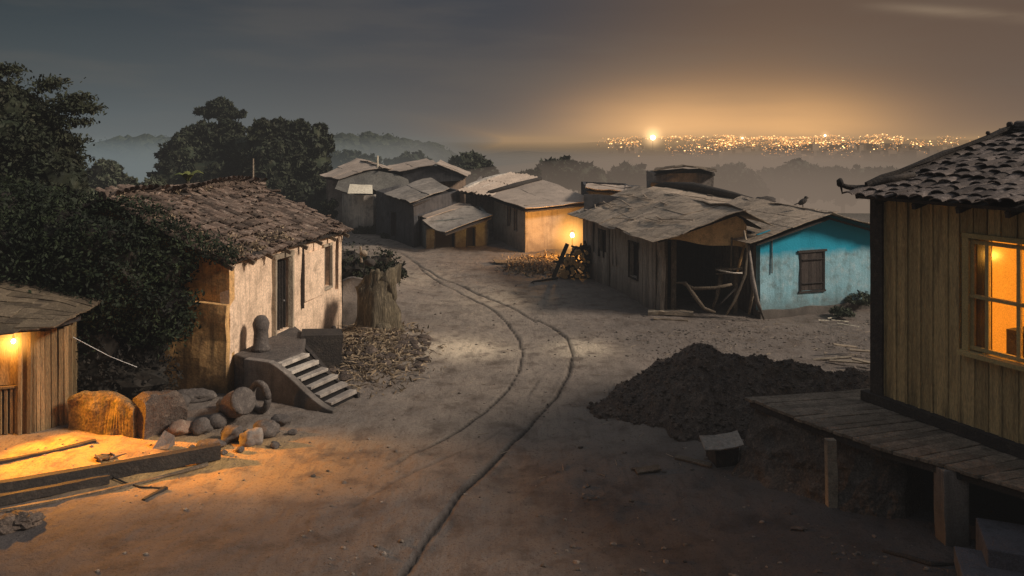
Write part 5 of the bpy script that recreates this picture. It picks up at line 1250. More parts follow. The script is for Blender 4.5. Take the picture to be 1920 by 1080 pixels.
# ================================================================ STUMP, BANK, LITTER beside the left house
def stump():
    c = G(700, 640); o = thing('tree_stump', c, 'tall gnarled tree stump with spreading roots beside the lane', 'tree stump')
    mb = MB(); n = 40; rows = 26; vs = []; fs = []; H = 1.95
    for j in range(rows+1):
        t = j/rows; z = t*H
        for k in range(n):
            a = 2*math.pi*k/n; fl = .42*(1-t)**3.2
            lobes = .5+.5*math.cos(a*5+.9+t*.8); r = .46+.10*math.sin(t*5+a)+fl*(.3+1.1*lobes**2)+.06*n1(math.cos(a)*2, math.sin(a)*2, z*1.4, 1.5, 3, 6)+(.16 if t > .82 else 0)*(math.cos(a-.3)+.2)
            jj = .09*n1(math.cos(a)*3, math.sin(a)*3, z*.6, 2, 2, 16)
            vs.append((c.x+(r+jj)*math.cos(a)+.12*t, c.y+(r+jj)*math.sin(a)*.8+.2*t, z-.1+(.14*n1(math.cos(a)*2, math.sin(a)*2, 4, 1.5, 3, 2)*max(0, t-.8)*5-.16*math.cos(a-2.6)*max(0, t-.8)*5)))
    for j in range(rows):
        for k in range(n): fs.append((j*n+k, j*n+(k+1) % n, (j+1)*n+(k+1) % n, (j+1)*n+k))
    vs.append((c.x+.12, c.y+.2, H-.3)); 
    for k in range(n): fs.append((rows*n+k, rows*n+(k+1) % n, len(vs)-1))
    mb.add(vs, fs); link('trunk', mb, M['stump'], o, True)
    mb = MB()
    for (px, py), r in (((768, 640), .10), ((745, 655), .12), ((780, 622), .08), ((715, 660), .1), ((675, 655), .1)):
        e = G(px, py); s = c+Vector((.15, 0, .75)); m = s.lerp(e, .45)+Vector((0, 0, -.12)); e2 = e+Vector((0, 0, -.03)); mb.tube([s, m, s.lerp(e, .75)+Vector((0, 0, -.09)), e2], [r*1.6, r*1.3, r*.8, r*.3], 8, .12)
    link('roots', mb, M['stump'], o, True)
    mb = MB(); mb.tube([c+Vector((.25, 0, 1.75)), c+Vector((.5, 0, 1.55)), c+Vector((.56, 0, 1.2)), c+Vector((.5, 0, .9))], [.2, .14, .1, .05], 8, .1); link('broken_limb', mb, M['stump'], o, True)
stump()
mb = MB(); wall_panel(mb, (-4.88, 23.05), (-3.95, 23.25), -.1, lambda u: 1.42+.1*math.sin(u*5), [], th=.3, wob=.06, step=.15, seed=77); single('garden_wall', mb, M['grey_pl'], 'short grey wall between the tiled house and the stump', 'wall')
def shrub(nm, blobs, n, leaf, lm, label, cat='shrub', group=None, core=.75, grow=None):
    mb = MB(); leaves(mb, bushpoints(blobs, n), leaf); ib = MB()
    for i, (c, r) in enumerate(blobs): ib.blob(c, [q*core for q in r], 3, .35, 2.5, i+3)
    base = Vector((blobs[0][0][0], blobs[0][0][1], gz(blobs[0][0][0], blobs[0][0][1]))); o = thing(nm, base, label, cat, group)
    link('foliage', mb, lm, o); link('inner_shade', ib, M['thicket'], o)  # dark core paints the shade between the leaves
    st_ = MB()
    for k in range(5):
        a = random.uniform(0, 6.28); c = Vector(blobs[k % len(blobs)][0]); st_.tube([base+Vector((.1*math.cos(a), .1*math.sin(a), -.1)), base.lerp(c, .5), c], [.05, .035, .015], 5)
    link('stems', st_, M['bark'], o); return o
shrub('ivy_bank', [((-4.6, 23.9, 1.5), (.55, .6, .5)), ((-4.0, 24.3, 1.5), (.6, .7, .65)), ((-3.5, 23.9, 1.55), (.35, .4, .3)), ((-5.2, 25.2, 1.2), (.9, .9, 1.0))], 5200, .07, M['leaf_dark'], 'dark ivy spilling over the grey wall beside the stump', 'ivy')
mb = MB(); mb.tube([P(678, 492, 23.2), P(676, 462, 23.2)], .035, 6); mb.blob(P(682, 475, 23.2), (.12, .08, .10), 2, .3); single('fence_stub', mb, M['wood_pale'], 'pale stub of a post on top of the ivy bank', 'post')
mb = MB(); mb.blob(P(693, 492, 22.9), (.16, .14, .12), 3, .25); single('dark_bundle', mb, M['wood_dark'], 'round dark bundle resting on top of the stump', 'bundle', smooth=True)
# leaf litter and twigs on the slope (nobody could count it)
mb = MB(); pts = []
for k in range(4200):
    px = random.gauss(700, 66); py = random.gauss(664, 32)
    if not (575 < px < 850 and 612 < py < 748): continue
    if random.random() > 1.25-abs(px-690)/150-abs(py-668)/120: continue
    if py > 748-.0*px and px < 600: continue
    q = G(px, py); s = .03+.05*random.random(); z = gz(q.x, q.y)
    # keep clear of the house wall
    if (Vector((q.x, q.y))-A).dot(nv) < .1: continue
    pts.append((q.x, q.y, z+.02+random.random()*.05))
pts = np.array(pts); leaves(mb, pts[::2], .09, (1.7, .8)); leaves(mb, pts[1::2], .045, (1.5, .9))
for k in range(420):
    p = Vector(random.choice(pts.tolist())); d = Vector((random.uniform(-.3, .3), random.uniform(-.3, .3), random.uniform(-.02, .08))); mb.tube([p, p+d*.5+Vector((0, 0, .02)), p+d], [.014, .011, .005], 4)
o = link('leaf_litter', mb, M['litter']); o['kind'] = 'stuff'
# dark clods of rubble between stairs and litter
mb = MB(); V, Fc = ico(2)
for k in range(230):
    px = random.uniform(585, 800); py = random.gauss(700-.12*(px-600)+(-18), 18); q = G(px, py)
    if (Vector((q.x, q.y))-A).dot(nv) < .25: continue
    s = random.choice((.04, .06, .09, .13))*random.uniform(.7, 1.2); v = V*np.array([1.2, 1, .6])*s*(1+.25*fbm(V*2+k, 2, k)[:, None])+np.array([q.x, q.y, gz(q.x, q.y)+s*.15]); mb.add(v.tolist(), Fc)
o = link('rubble', mb, M['soil_dark']); o['kind'] = 'stuff'
# a bent dark board frame right of the stairs
mb = MB(); mb.beam(P(563, 642, 18.9), P(628, 716, 17.9), .10, .05, seg=5, bend=(0, 0, .05), jit=.006); single('slanting_board', mb, M['wood_dark'], 'dark board slanting down along the right of the stairs', 'board')
mb = MB()
pa = [P(572, 645, 20.2), P(600, 626, 20.6), P(632, 625, 20.6), P(622, 642, 19.9)]; sheet_roof(mb, [pa[0], pa[3], pa[2], pa[1]], 1, 1, .03, 0, .06, 0, 0, 3, 0, 5, 0)
o = thing('hen_coop', G(605, 700), 'low coop with a slanted grey lid against the peach wall', 'coop'); link('lid', mb, M['sheet_grey'], o)
mb = MB(); c = G(606, 700); mb.box((c.x-.15, c.y+.5, .42), (.95, .7, .85), Matrix.Rotation(R(12), 3, 'Z'), .04); link('box', mb, M['wood_dark'], o)
mb = MB(); p = P(626, 620, 20.3); mb.tube([Vector((p.x, p.y, .2)), p], [.04, .03], 6); mb.blob(p+Vector((0, 0, .04)), (.07, .06, .10), 2, .2); mb.tube([P(626, 650, 20), P(634, 668, 19.5), P(642, 682, 19.2)], [.10, .07, .04], 6, .2)
single('garden_stake', mb, M['wood_dark'], 'dark stake with a knob standing behind the coop lid', 'stake')

# ================================================================ VEGETATION
# hedge and creepers swallowing the near gable
hb = [((-9.6, 17.2, 2.2), (1.6, 1.0, 1.6)), ((-8.3, 16.9, 2.5), (1.1, .8, 1.1)), ((-7.6, 17.0, 1.9), (.85, .6, .9)), ((-10.8, 17.2, 2.6), (1.5, 1.0, 1.5)), ((-8.8, 17.0, 3.1), (1.2, .8, .75)), ((-7.5, 17.1, 2.75), (.75, .5, .45)),
      ((-9.8, 17.3, 3.3), (1.2, .9, .8)), ((-12, 18, 3.0), (1.6, 1.2, 1.7)), ((-11.2, 18.5, 3.3), (1.4, 1.2, 1.2))]
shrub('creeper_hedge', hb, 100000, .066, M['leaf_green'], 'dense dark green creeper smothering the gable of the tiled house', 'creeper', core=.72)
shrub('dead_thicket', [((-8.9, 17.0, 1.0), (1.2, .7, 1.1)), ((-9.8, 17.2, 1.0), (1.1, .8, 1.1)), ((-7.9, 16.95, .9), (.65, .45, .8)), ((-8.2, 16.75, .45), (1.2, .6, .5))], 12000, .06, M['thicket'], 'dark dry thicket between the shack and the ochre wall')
mb = MB(); pts = []
for k in range(130):
    p = R0.lerp(E0, random.random())+Vector((random.uniform(-.5, .35), random.uniform(-.2, .5), random.uniform(0, .12))); pts.append(p[:])
pts = np.array(pts); leaves(mb, (pts[:, None, :]+rng.normal(size=(len(pts), 34, 3))*np.array([.16, .16, .07])).reshape(-1, 3), .055); single('roof_creeper', mb, M['leaf_green'], 'creeper running up the left verge of the tiled roof', 'creeper')
# weeping tree at the left edge
tree('weeping_tree', (-15.2, 23.5, 0), [((-15.0, 23.5, 5.6), (1.7, 1.8, 1.6)), ((-14.0, 23.3, 5.3), (1.0, 1.1, 1.0)), ((-13.3, 23.2, 4.5), (.85, .9, 1.2)), ((-15.8, 23.5, 3.6), (1.8, 1.8, 2.2)), ((-14.3, 23.2, 3.2), (1.15, 1.2, 1.7)), ((-13.9, 22.9, 2.0), (1.1, 1.0, 1.2)), ((-12.95, 23.2, 5.15), (.35, .4, .25)), ((-12.75, 23.2, 4.2), (.3, .4, .5)), ((-15.4, 23.4, 6.7), (1.0, 1.0, .6)), ((-13.7, 23.2, 3.9), (.95, .9, 1.3)), ((-13.6, 23.3, 5.0), (.9, .9, .9)), ((-14.6, 23.2, 6.2), (.9, .9, .7))],
     'tall dark drooping tree at the left edge of the photo', 'tree', 90000, .085, M['leaf_dark'], .3, clus=.24, core=.8)
mb = MB()
for (x0, y0, x1, y1) in ((105, 195, 163, 200), (120, 190, 150, 182), (100, 215, 148, 228), (95, 165, 102, 152), (110, 185, 160, 206), (85, 240, 140, 262), (20, 140, 18, 128)):
    a = P(x0-25, y0+10, 23.3); b = P(x1, y1, 23.2); mb.tube([a, a.lerp(b, .5)+Vector((0, 0, -.05)), b], [.05, .03, .01], 5)
    leaves(mb, (np.array(b)[None]+rng.normal(size=(260, 3))*np.array([.2, .2, .07])), .08); leaves(mb, (np.array(a.lerp(b, .6))[None]+rng.normal(size=(260, 3))*np.array([.22, .2, .09])), .08)
wt = [o for o in bpy.data.objects if o.name == 'weeping_tree'][0]; link('outer_twigs', mb, M['leaf_dark'], wt)
def px_tree(nm, px, py_top, Y, blobs, label, n, leaf, lm, tr=.3, cat='tree', group=None, **kw):
    """blobs = (photo x, photo y, half width px, half height px, depth offset)"""
    bl = []
    for (x, y, w, h, dy) in blobs: c = P(x, y, Y+dy); bl.append(((c.x, c.y, c.z), (w*Y/F, max(w, h)*Y/F*.8, h*Y/F)))
    c = P(px, 300, Y); return tree(nm, (c.x, c.y, gz(c.x, Y)), bl, label, cat, n, leaf, lm, tr, group, **kw)
px_tree('broad_tree', 385, 225, 62, [(385, 290, 60, 55, 0), (340, 300, 42, 42, -2), (425, 270, 48, 45, 0), (320, 345, 38, 40, -3), (400, 340, 70, 45, -2), (355, 260, 28, 25, 1), (440, 310, 45, 50, 2), (382, 245, 26, 18, 0)], 'big dark round tree behind the tiled house, left of its twin', 34000, .26, M['leaf_dark'], .5, group=None, clus=.2, core=.78)
px_tree('broad_tree', 540, 220, 60, [(545, 290, 62, 55, 0), (500, 262, 34, 35, -1), (560, 250, 32, 26, 0), (595, 275, 28, 42, 0), (505, 320, 50, 55, -2), (580, 335, 42, 50, -1), (525, 245, 24, 20, 0), (600, 240, 12, 10, 0), (490, 232, 14, 12, 0), (600, 380, 30, 34, -4), (540, 375, 50, 30, -4), (470, 300, 40, 50, 0)], 'big dark tree touching the far houses, right of its twin', 40000, .26, M['leaf_dark'], .5, clus=.2, core=.78)
px_tree('flat_topped_tree', 410, 183, 82, [(412, 205, 26, 16, 0), (388, 212, 20, 9, 0), (437, 214, 22, 9, 0), (412, 193, 16, 9, 0), (378, 207, 12, 5, 0), (452, 212, 10, 5, 0)], 'flat topped umbrella shaped tree rising over the big round trees', 8000, .26, M['leaf_dark'], .35, clus=.26, core=.6)
px_tree('hazy_bush_tree', 195, 300, 56, [(200, 335, 34, 32, 0), (165, 345, 26, 24, 0), (230, 350, 26, 22, 0), (140, 352, 25, 22, 0), (195, 318, 24, 16, 0)], 'rounded pale green tree in the gap left of the big trees', 12000, .2, M['leaf_mid'], .3, clus=.25)
px_tree('hazy_bush_tree', 120, 320, 45, [(120, 365, 36, 30, 0), (160, 375, 30, 22, -2), (90, 360, 30, 40, 0)], 'olive tree standing nearest the weeping tree', 12000, .15, M['leaf_mid'], .25, clus=.25)
px_tree('hazy_bush_tree', 265, 330, 44, [(262, 370, 34, 22, 0), (225, 375, 34, 20, 0), (290, 360, 22, 26, 0), (250, 350, 12, 14, 0)], 'scrubby olive tree behind the ridge of the tiled house', 12000, .15, M['leaf_mid'], .2, clus=.3, core=.65)
# young palm-like plant by the roof
def plantain():
    b_ = P(352, 340, 26.5); base = Vector((b_.x, b_.y, gz(b_.x, b_.y))); o = thing('banana_plant', base, 'young yellow green banana plant behind the tiled roof', 'plant')
    mb = MB(); mb.tube([base, Vector((b_.x, b_.y, b_.z))], [.12, .07], 8); link('stem', mb, M['bark'], o)
    for k in range(7):
        a = k*.9+.2; L = random.uniform(.7, 1.05); mb = MB(); vs = []; fs = []
        for i in range(8):
            t = i/7; r = L*t*.55; z = b_.z+L*(1.0*t-.7*t*t); w = .10*math.sin(math.pi*min(.98, t+.08))
            for s in (-1, 0, 1): vs.append((b_.x+math.cos(a)*r-math.sin(a)*w*s, b_.y+math.sin(a)*r+math.cos(a)*w*s, z-abs(s)*.02))
        for i in range(7):
            for s in (0, 1): fs.append((i*3+s, i*3+s+1, i*3+3+s+1, i*3+3+s))
        mb.add(vs, fs); link('leaf', mb, M['leaf_yellow'], o)
plantain()
# misty trees in the valley behind the village
spec = [('dome shaped misty tree behind the brown gable house', 880, 120, [(880, 318, 42, 32, 0), (850, 330, 26, 22, 0), (912, 332, 26, 18, 0)], 7000),
        ('small misty bush left of the wide misty tree', 985, 110, [(985, 335, 22, 12, 0), (955, 345, 20, 10, 0), (1002, 328, 12, 10, 0)], 3500),
        ('wide misty tree behind the lantern house roof', 1060, 118, [(1050, 328, 44, 32, 0), (1090, 330, 40, 28, 0), (1030, 340, 34, 30, 0), (1120, 345, 30, 26, 0)], 9000),
        ('round misty tree left of the boxy hut', 1180, 122, [(1182, 332, 34, 26, 0), (1160, 345, 30, 24, 0), (1210, 345, 24, 22, 0)], 6000),
        ('misty tree right behind the boxy hut', 1370, 135, [(1370, 340, 44, 34, 0), (1340, 335, 30, 22, 0), (1405, 355, 34, 30, 0)], 7000),
        ('largest misty tree above the turquoise roof', 1490, 150, [(1490, 340, 48, 36, 0), (1450, 345, 36, 32, 0), (1530, 345, 40, 34, 0), (1500, 318, 30, 20, 0)], 9000),
        ('misty tree next to the hut eave pole', 1580, 145, [(1580, 350, 40, 34, 0), (1615, 340, 30, 30, 0), (1560, 330, 26, 20, 0)], 7000),
        ('low misty tree partly behind the wooden hut', 1670, 140, [(1670, 350, 44, 34, 0), (1640, 335, 26, 20, 0)], 5000),
        ('faint dark tree left of the dome shaped one', 775, 160, [(775, 305, 30, 20, 0), (740, 312, 26, 16, 0), (805, 312, 22, 14, 0)], 4500),
        ('faint tree behind the hipped house roof', 650, 150, [(655, 305, 34, 22, 0), (690, 308, 30, 18, 0), (620, 300, 20, 20, 0)], 5000)]
for lab, px, Y, bl, n in spec: px_tree('valley_tree', px, 0, Y, bl, lab, n, .5, M['leaf_dark'], .4, group='misty trees in the valley', clus=.24, core=.78)
# ridge: far wood (one mass) and the crowns that stand out on its skyline
mb = MB(); pts = []
V, Fc = ico(1)
for k in range(1500):
    px = random.uniform(60, 905); Y = random.uniform(330, 520); X = (px-960)/F*Y; z = gz(X, Y)
    if z < -14: continue
    s = random.uniform(2.5, 5.0); v = V*np.array([s, s, s*.7])*(1+.3*fbm(V*1.5+k, 2, k)[:, None])+np.array([X, Y, z+s*.3]); mb.add(v.tolist(), Fc)
    pts.append(np.array([X, Y, z+s*.3])[None]+rng.normal(size=(30, 3))*np.array([s*.5, s*.5, s*.3]))
leaves(mb, np.concatenate(pts), .8)
o = link('ridge_wood', mb, M['leaf_dark']); o['kind'] = 'stuff'; o['label'] = 'misty wood covering the far left ridge'
def sky_top(px):
    best = 999
    for Y in range(340, 520, 12):
        X = (px-960)/F*Y; best = min(best, HZ+(CH-gz(X, Y))/Y*F)
    return best
sk = [(172, 9, 5, 'flat crowned tree leftmost on the ridge skyline'), (202, 8, 7, 'small round tree second from left on the ridge'), (235, 9, 5, 'broad low tree on the ridge left of the twin crowns'), (257, 8, 5, 'low crown on the ridge right of the broad one'), (313, 5, 6, 'tiny tree on the ridge beside the big round tree'),
      (690, 17, 13, 'tallest round tree on the ridge right of the big trees'), (745, 14, 9, 'wide crown on the ridge left of the lone palm'), (655, 14, 7, 'low crown on the ridge nearest the big trees'), (800, 13, 6, 'low crown on the ridge right of the lone palm'), (838, 9, 6, 'last low crown where the ridge falls away'), (882, 10, 7, 'faint crown on the far slope past the ridge end'), (908, 9, 6, 'faintest crown furthest right on the far slope')]
for px, w, h, lab in sk:
    t = sky_top(px); px_tree('ridge_tree', px, 0, 430, [(px, t-h*.5, w, h*.75, 0), (px+w*.7, t-h*.2, w*.6, h*.6, 0)], lab, 2400, .7, M['leaf_dark'], .5, group='trees on the ridge skyline', per=30, clus=.3, core=.82)
t = sky_top(780); base = P(780, t+4, 430); o = thing('lone_palm', base, 'thin lone palm standing above the ridge', 'palm tree')
mb = MB(); top = P(779, t-10, 430); mb.tube([base, top], [.7, .5], 6); link('trunk', mb, M['bark'], o)
mb = MB()
for k in range(9):
    a = k*.7; mb.beam(top, top+Vector((math.cos(a)*2.6, math.sin(a)*2.6, .2+random.uniform(-1, .6))), .7, .15)
link('crown', mb, M['leaf_dark'], o)
# scrub on the edge where the village ends
for k, (px, py, w, h, Y, lab) in enumerate([(690, 432, 30, 9, 47, 'low weeds at the foot of the pale store room'), (740, 442, 25, 8, 45, 'low weeds at the foot of the dark lean to'), (1610, 560, 30, 9, 26, 'dry weeds at the right foot of the turquoise house'), (1580, 585, 18, 5, 24.8, 'small weed tuft before the turquoise house plinth'), (615, 400, 18, 30, 48, 'dark bush left of the hipped house')]):
    c = P(px, py, Y); mb = MB(); pts = crown_points([((c.x, c.y, c.z), (w*Y/F, .5, h*Y/F))], 1500, .3, 25); leaves(mb, pts, .06 if Y < 30 else .12); single('weeds', mb, M['leaf_mid'] if k in (2, 3) else M['leaf_dark'], lab, 'weeds', 'weeds growing along the house walls')

# pebbles and twigs scattered on the earth (uncountable)
mb = MB(); V, Fc = ico(1)
for k in range(9000):
    Y = 9+40*random.random()**1.6; X = random.uniform(-.64, .64)*Y
    if random.random() < .5: X = random.uniform(2, 13); Y = random.uniform(17, 25)
    if n1(X*.8, Y*.8, 0, 1, 2, 5) < random.uniform(-.5, .4): continue
    s = random.choice((.008, .012, .012, .018, .03))*random.uniform(.7, 1.4); v = V*np.array([1.2, 1, .7])*s*(1+.2*rng.normal(size=(len(V), 1)))+np.array([X, Y, gz(X, Y)+s*.2]); mb.add(v.tolist(), Fc)
o = link('pebbles', mb, M['pebble']); o['kind'] = 'stuff'
mb = MB()
for k in range(520):
    if k % 2: X = random.uniform(5.5, 12.5); Y = random.uniform(18.5, 24.3)
    else: Y = random.uniform(13, 36); X = random.uniform(-.1, .5)*Y
    a = random.uniform(0, 3.14); L = random.uniform(.05, .22); p = Vector((X, Y, gz(X, Y)+.012)); mb.tube([p, p+Vector((math.cos(a)*L, math.sin(a)*L, .01))], [.007, .004], 4)
o = link('twigs', mb, M['wood_pale']); o['kind'] = 'stuff'

# ================================================================ FAR CITY
mb = MB(); lights = MB(); V, Fc = ico(1)
def citypt():
    while True:
        px = random.gauss(1500, 150) if random.random() < .72 else random.uniform(1140, 1840)
        if not 1120 < px < 1850: continue
        Y = 1050+4300*random.random()**1.05; X = (px-960)/F*Y
        if n1(px*.022, Y*.0012, 0, 1, 3, 8)+.12*math.exp(-((px-1530)/160)**2) < random.uniform(-.05, .42): continue
        if Y < 2400 and abs(px-1540)/(200+Y*.05) > random.random()+.45: continue
        return X, Y, px
for k in range(2600):
    X, Y, px = citypt(); w = random.uniform(8, 26); h = random.uniform(4, 14); z = gz(X, Y); mb.box((X, Y, z+h/2-1), (w, w*random.uniform(.5, 1.2), h+2), Matrix.Rotation(random.uniform(0, 1.5), 3, 'Z'))
o = link('distant_city', mb, mat('city_walls', [(.30, .22, .15), (.18, .14, .10)], .02, bump=0, isl=.4)); o['kind'] = 'stuff'; o['label'] = 'low city buildings spread over the far plain'
for nm_, cc_, st_e, cnt, sz in (('city_lights', (1, .42, .11), 2.3, 3400, (.25, .32, .45)), ('bright_city_lights', (1, .58, .22), 6., 480, (.3, .42, .65))):
    lights = MB()
    for k in range(cnt):
        X, Y, px = citypt(); q_ = Y/800*random.choice(sz); z = gz(X, Y)+random.uniform(4, 26)
        lights.add((V*q_*np.array([1.5, 1, .8])+np.array([X, Y, z])).tolist(), Fc)
    o = link(nm_, lights, emis(nm_, cc_, st_e, False)); o['kind'] = 'stuff'; o['label'] = 'countless small amber lights of the distant city' if cnt > 999 else 'scattered brighter lights of the distant city'
for px, py, Y, s, e, lab in ((1224, 258, 2600, 7.5, 40, 'brightest distant floodlight standing left of the city'), (1547, 254, 2800, 3.8, 14, 'bright floodlight above the middle of the city'), (1392, 259, 2800, 3.4, 8, 'smaller bright light left of the city middle'), (1543, 313, 900, 2.0, 14, 'single bright light in front of the city on the plain')):
    p = P(px, py, Y); b_ = Vector((p.x, p.y, gz(p.x, p.y))); o = thing('distant_floodlight', b_, lab, 'floodlight', 'bright floodlights of the distant city')
    mb = MB(); mb.tube([b_, p], [1.0, .7], 6); link('mast', mb, M['wood_dark'], o)
    mb = MB(); mb.blob(p, (s, s, s), 3, 0); link('lamp_head', mb, emis('floodlight_glow', (1, .74, .42), e, False), o, True); glow_halo(o, p, s*7, (1, .62, .28), 4.5 if s > 5 else 1.6, 2.6)
p = P(1527, 258, 2300); b_ = Vector((p.x, p.y, gz(p.x, p.y))); mb = MB(); mb.tube([b_, b_.lerp(p, .6), p], [3.2, 2.2, .8], 6); single('radio_mast', mb, M['wood_dark'], 'thin dark mast rising from the middle of the city', 'mast')

# ================================================================ HAZE
def fogbox(name, lo, hi, dens, colr, hetero=None, step=1.0):
    mb = MB(); c = [(a+b)/2 for a, b in zip(lo, hi)]; mb.box(c, [b-a for a, b in zip(lo, hi)])
    m = bpy.data.materials.new(name); m.use_nodes = True; nt = m.node_tree; nt.nodes.clear(); N = nt.nodes; L = nt.links
    out = N.new('ShaderNodeOutputMaterial'); ab = N.new('ShaderNodeVolumeAbsorption'); em = N.new('ShaderNodeEmission'); ad = N.new('ShaderNodeAddShader')
    ab.inputs['Color'].default_value = (0, 0, 0, 1); ab.inputs['Density'].default_value = dens
    em.inputs['Color'].default_value = (*colr, 1); em.inputs['Strength'].default_value = dens
    L.new(ab.outputs[0], ad.inputs[0]); L.new(em.outputs[0], ad.inputs[1]); L.new(ad.outputs[0], out.inputs['Volume'])
    if hetero: hetero(N, L, ab, em)
    o = link(name, mb, m); o['kind'] = 'stuff'; m.cycles.volume_step_rate = step
    return o
def hz(N, L, ab, em):
    geo = N.new('ShaderNodeNewGeometry'); sp = N.new('ShaderNodeSeparateXYZ'); L.new(geo.outputs['Position'], sp.inputs[0])
    r = N.new('ShaderNodeMapRange'); r.interpolation_type = 'SMOOTHSTEP'; r.inputs[1].default_value = 1; r.inputs[2].default_value = -13; r.inputs[3].default_value = .0005; r.inputs[4].default_value = .014
    dv = N.new('ShaderNodeMath'); dv.operation = 'DIVIDE'; L.new(sp.outputs[0], dv.inputs[0]); L.new(sp.outputs[1], dv.inputs[1])
    lf = N.new('ShaderNodeMapRange'); lf.interpolation_type = 'SMOOTHSTEP'; lf.inputs[1].default_value = 0; lf.inputs[2].default_value = -.12; lf.inputs[3].default_value = 0; lf.inputs[4].default_value = -6.5; L.new(dv.outputs[0], lf.inputs[0])
    za = N.new('ShaderNodeMath'); za.operation = 'ADD'; L.new(sp.outputs[2], za.inputs[0]); L.new(lf.outputs[0], za.inputs[1]); L.new(za.outputs[0], r.inputs[0])
    n = N.new('ShaderNodeTexNoise'); n.inputs['Scale'].default_value = .02; n.inputs['Detail'].default_value = 2; L.new(geo.outputs['Position'], n.inputs['Vector'])
    rn = N.new('ShaderNodeMapRange'); rn.inputs[1].default_value = .3; rn.inputs[2].default_value = .7; rn.inputs[3].default_value = .5; rn.inputs[4].default_value = 1.5; L.new(n.outputs[0], rn.inputs[0])
    q = N.new('ShaderNodeMath'); q.operation = 'MULTIPLY'; L.new(r.outputs[0], q.inputs[0]); L.new(rn.outputs[0], q.inputs[1])
    L.new(q.outputs[0], ab.inputs['Density']); L.new(q.outputs[0], em.inputs['Strength'])
    dv = N.new('ShaderNodeMath'); dv.operation = 'DIVIDE'; L.new(sp.outputs[0], dv.inputs[0]); L.new(sp.outputs[1], dv.inputs[1])
    cr = N.new('ShaderNodeValToRGB'); mr = N.new('ShaderNodeMapRange'); mr.inputs[1].default_value = -.6; mr.inputs[2].default_value = .6; L.new(dv.outputs[0], mr.inputs[0]); L.new(mr.outputs[0], cr.inputs[0])
    e = cr.color_ramp.elements; e[0].position = 0.05; e[0].color = (.155, .185, .19, 1); e[1].position = .95; e[1].color = (.17, .125, .09, 1)
    for pos, c in ((.32, (.175, .185, .172, 1)), (.47, (.165, .145, .122, 1)), (.66, (.25, .175, .12, 1)), (.8, (.25, .18, .13, 1))):
        k = cr.color_ramp.elements.new(pos); k.color = c
    L.new(cr.outputs[0], em.inputs['Color'])  # city glow put into the mist colour: cool left, warmer to the right
fogbox('valley_mist', (-420, 58, -60), (420, 640, 26), .004, (.15, .13, .11), hz, .35)
fogbox('village_fill_mist', (-75, -25, -3), (75, 57.5, 22), .0020, (.15, .14, .13))  # thin glowing mist added to lift dark tones; also softens the far houses
for nm_, c_, r_, st_ in (('city_glow_haze', P(1545, 258, 3900), (1350, 1600, 330), .36), ('lamp_glow_haze', P(1240, 258, 3600), (850, 1300, 300), .32)):  # city glow put into haze volumes that emit by themselves
    gl_ = glow_halo(None, c_, r_, (1, .52, .17), st_, 1.9); gl_.name = nm_; gl_['label'] = 'amber self glowing haze added over the distant city'
mb = MB(); mb.blob((28, 112, -13.5), (70, 50, 17), 4, 0); m_ = bpy.data.materials.new('grove_mist'); m_.use_nodes = True; nt_ = m_.node_tree; nt_.nodes.clear()
o_ = nt_.nodes.new('ShaderNodeOutputMaterial'); e_ = nt_.nodes.new('ShaderNodeEmission'); a_ = nt_.nodes.new('ShaderNodeVolumeAbsorption'); d_ = nt_.nodes.new('ShaderNodeAddShader')
e_.inputs[0].default_value = (.235, .175, .13, 1); e_.inputs[1].default_value = .022; a_.inputs['Color'].default_value = (0, 0, 0, 1); a_.inputs['Density'].default_value = .022
nt_.links.new(a_.outputs[0], d_.inputs[0]); nt_.links.new(e_.outputs[0], d_.inputs[1]); nt_.links.new(d_.outputs[0], o_.inputs['Volume'])
gm_ = link('grove_mist', mb, m_); gm_['kind'] = 'stuff'; gm_['label'] = 'brown mist lying among the valley trees'
fogbox('plain_haze_cool', (-7000, 641, -90), (-101, 9500, 24), .00020, (.13, .135, .13))
fogbox('plain_haze', (-100, 641, -90), (7000, 9500, 30), .00022, (.46, .28, .135))

# ================================================================ SKY, SUN, CAMERA
w = bpy.data.worlds.new('World'); bpy.context.scene.world = w; w.use_nodes = True; nt = w.node_tree; N = nt.nodes; L = nt.links
bg = N['Background']
tc = N.new('ShaderNodeTexCoord'); nrm = N.new('ShaderNodeVectorMath'); nrm.operation = 'NORMALIZE'; L.new(tc.outputs['Generated'], nrm.inputs[0])
sp = N.new('ShaderNodeSeparateXYZ'); L.new(nrm.outputs[0], sp.inputs[0])
def math_(op, a, b=None, c=None):
    q = N.new('ShaderNodeMath'); q.operation = op
    for i, v in enumerate((a, b, c)):
        if v is None: continue
        if isinstance(v, (int, float)): q.inputs[i].default_value = v
        else: L.new(v, q.inputs[i])
    return q.outputs[0]
def wmix(a, b, f, mode='MIX'):
    x = N.new('ShaderNodeMix'); x.data_type = 'RGBA'; x.blend_type = mode
    for i, v in ((6, a), (7, b)):
        if isinstance(v, tuple): x.inputs[i].default_value = (*v, 1)
        else: L.new(v, x.inputs[i])
    if isinstance(f, (int, float)): x.inputs[0].default_value = f
    else: L.new(f, x.inputs[0])
    return x.outputs[2]
def mrange(v, a, b, o0=0., o1=1., sm=True):
    r = N.new('ShaderNodeMapRange'); r.inputs[1].default_value = a; r.inputs[2].default_value = b; r.inputs[3].default_value = o0; r.inputs[4].default_value = o1
    if sm: r.interpolation_type = 'SMOOTHSTEP'
    L.new(v, r.inputs[0]); return r.outputs[0]
az = math_('ARCTAN2', sp.outputs[0], sp.outputs[1]); el = math_('ARCSINE', sp.outputs[2])
side = mrange(az, -.75, .75)
zen = wmix(wmix((.014, .030, .042), (.038, .044, .058), mrange(az, -.7, -.1)), (.115, .070, .048), mrange(az, -.05, .35))
hor = wmix((.115, .135, .140), (.17, .125, .10), mrange(az, -.55, .35))
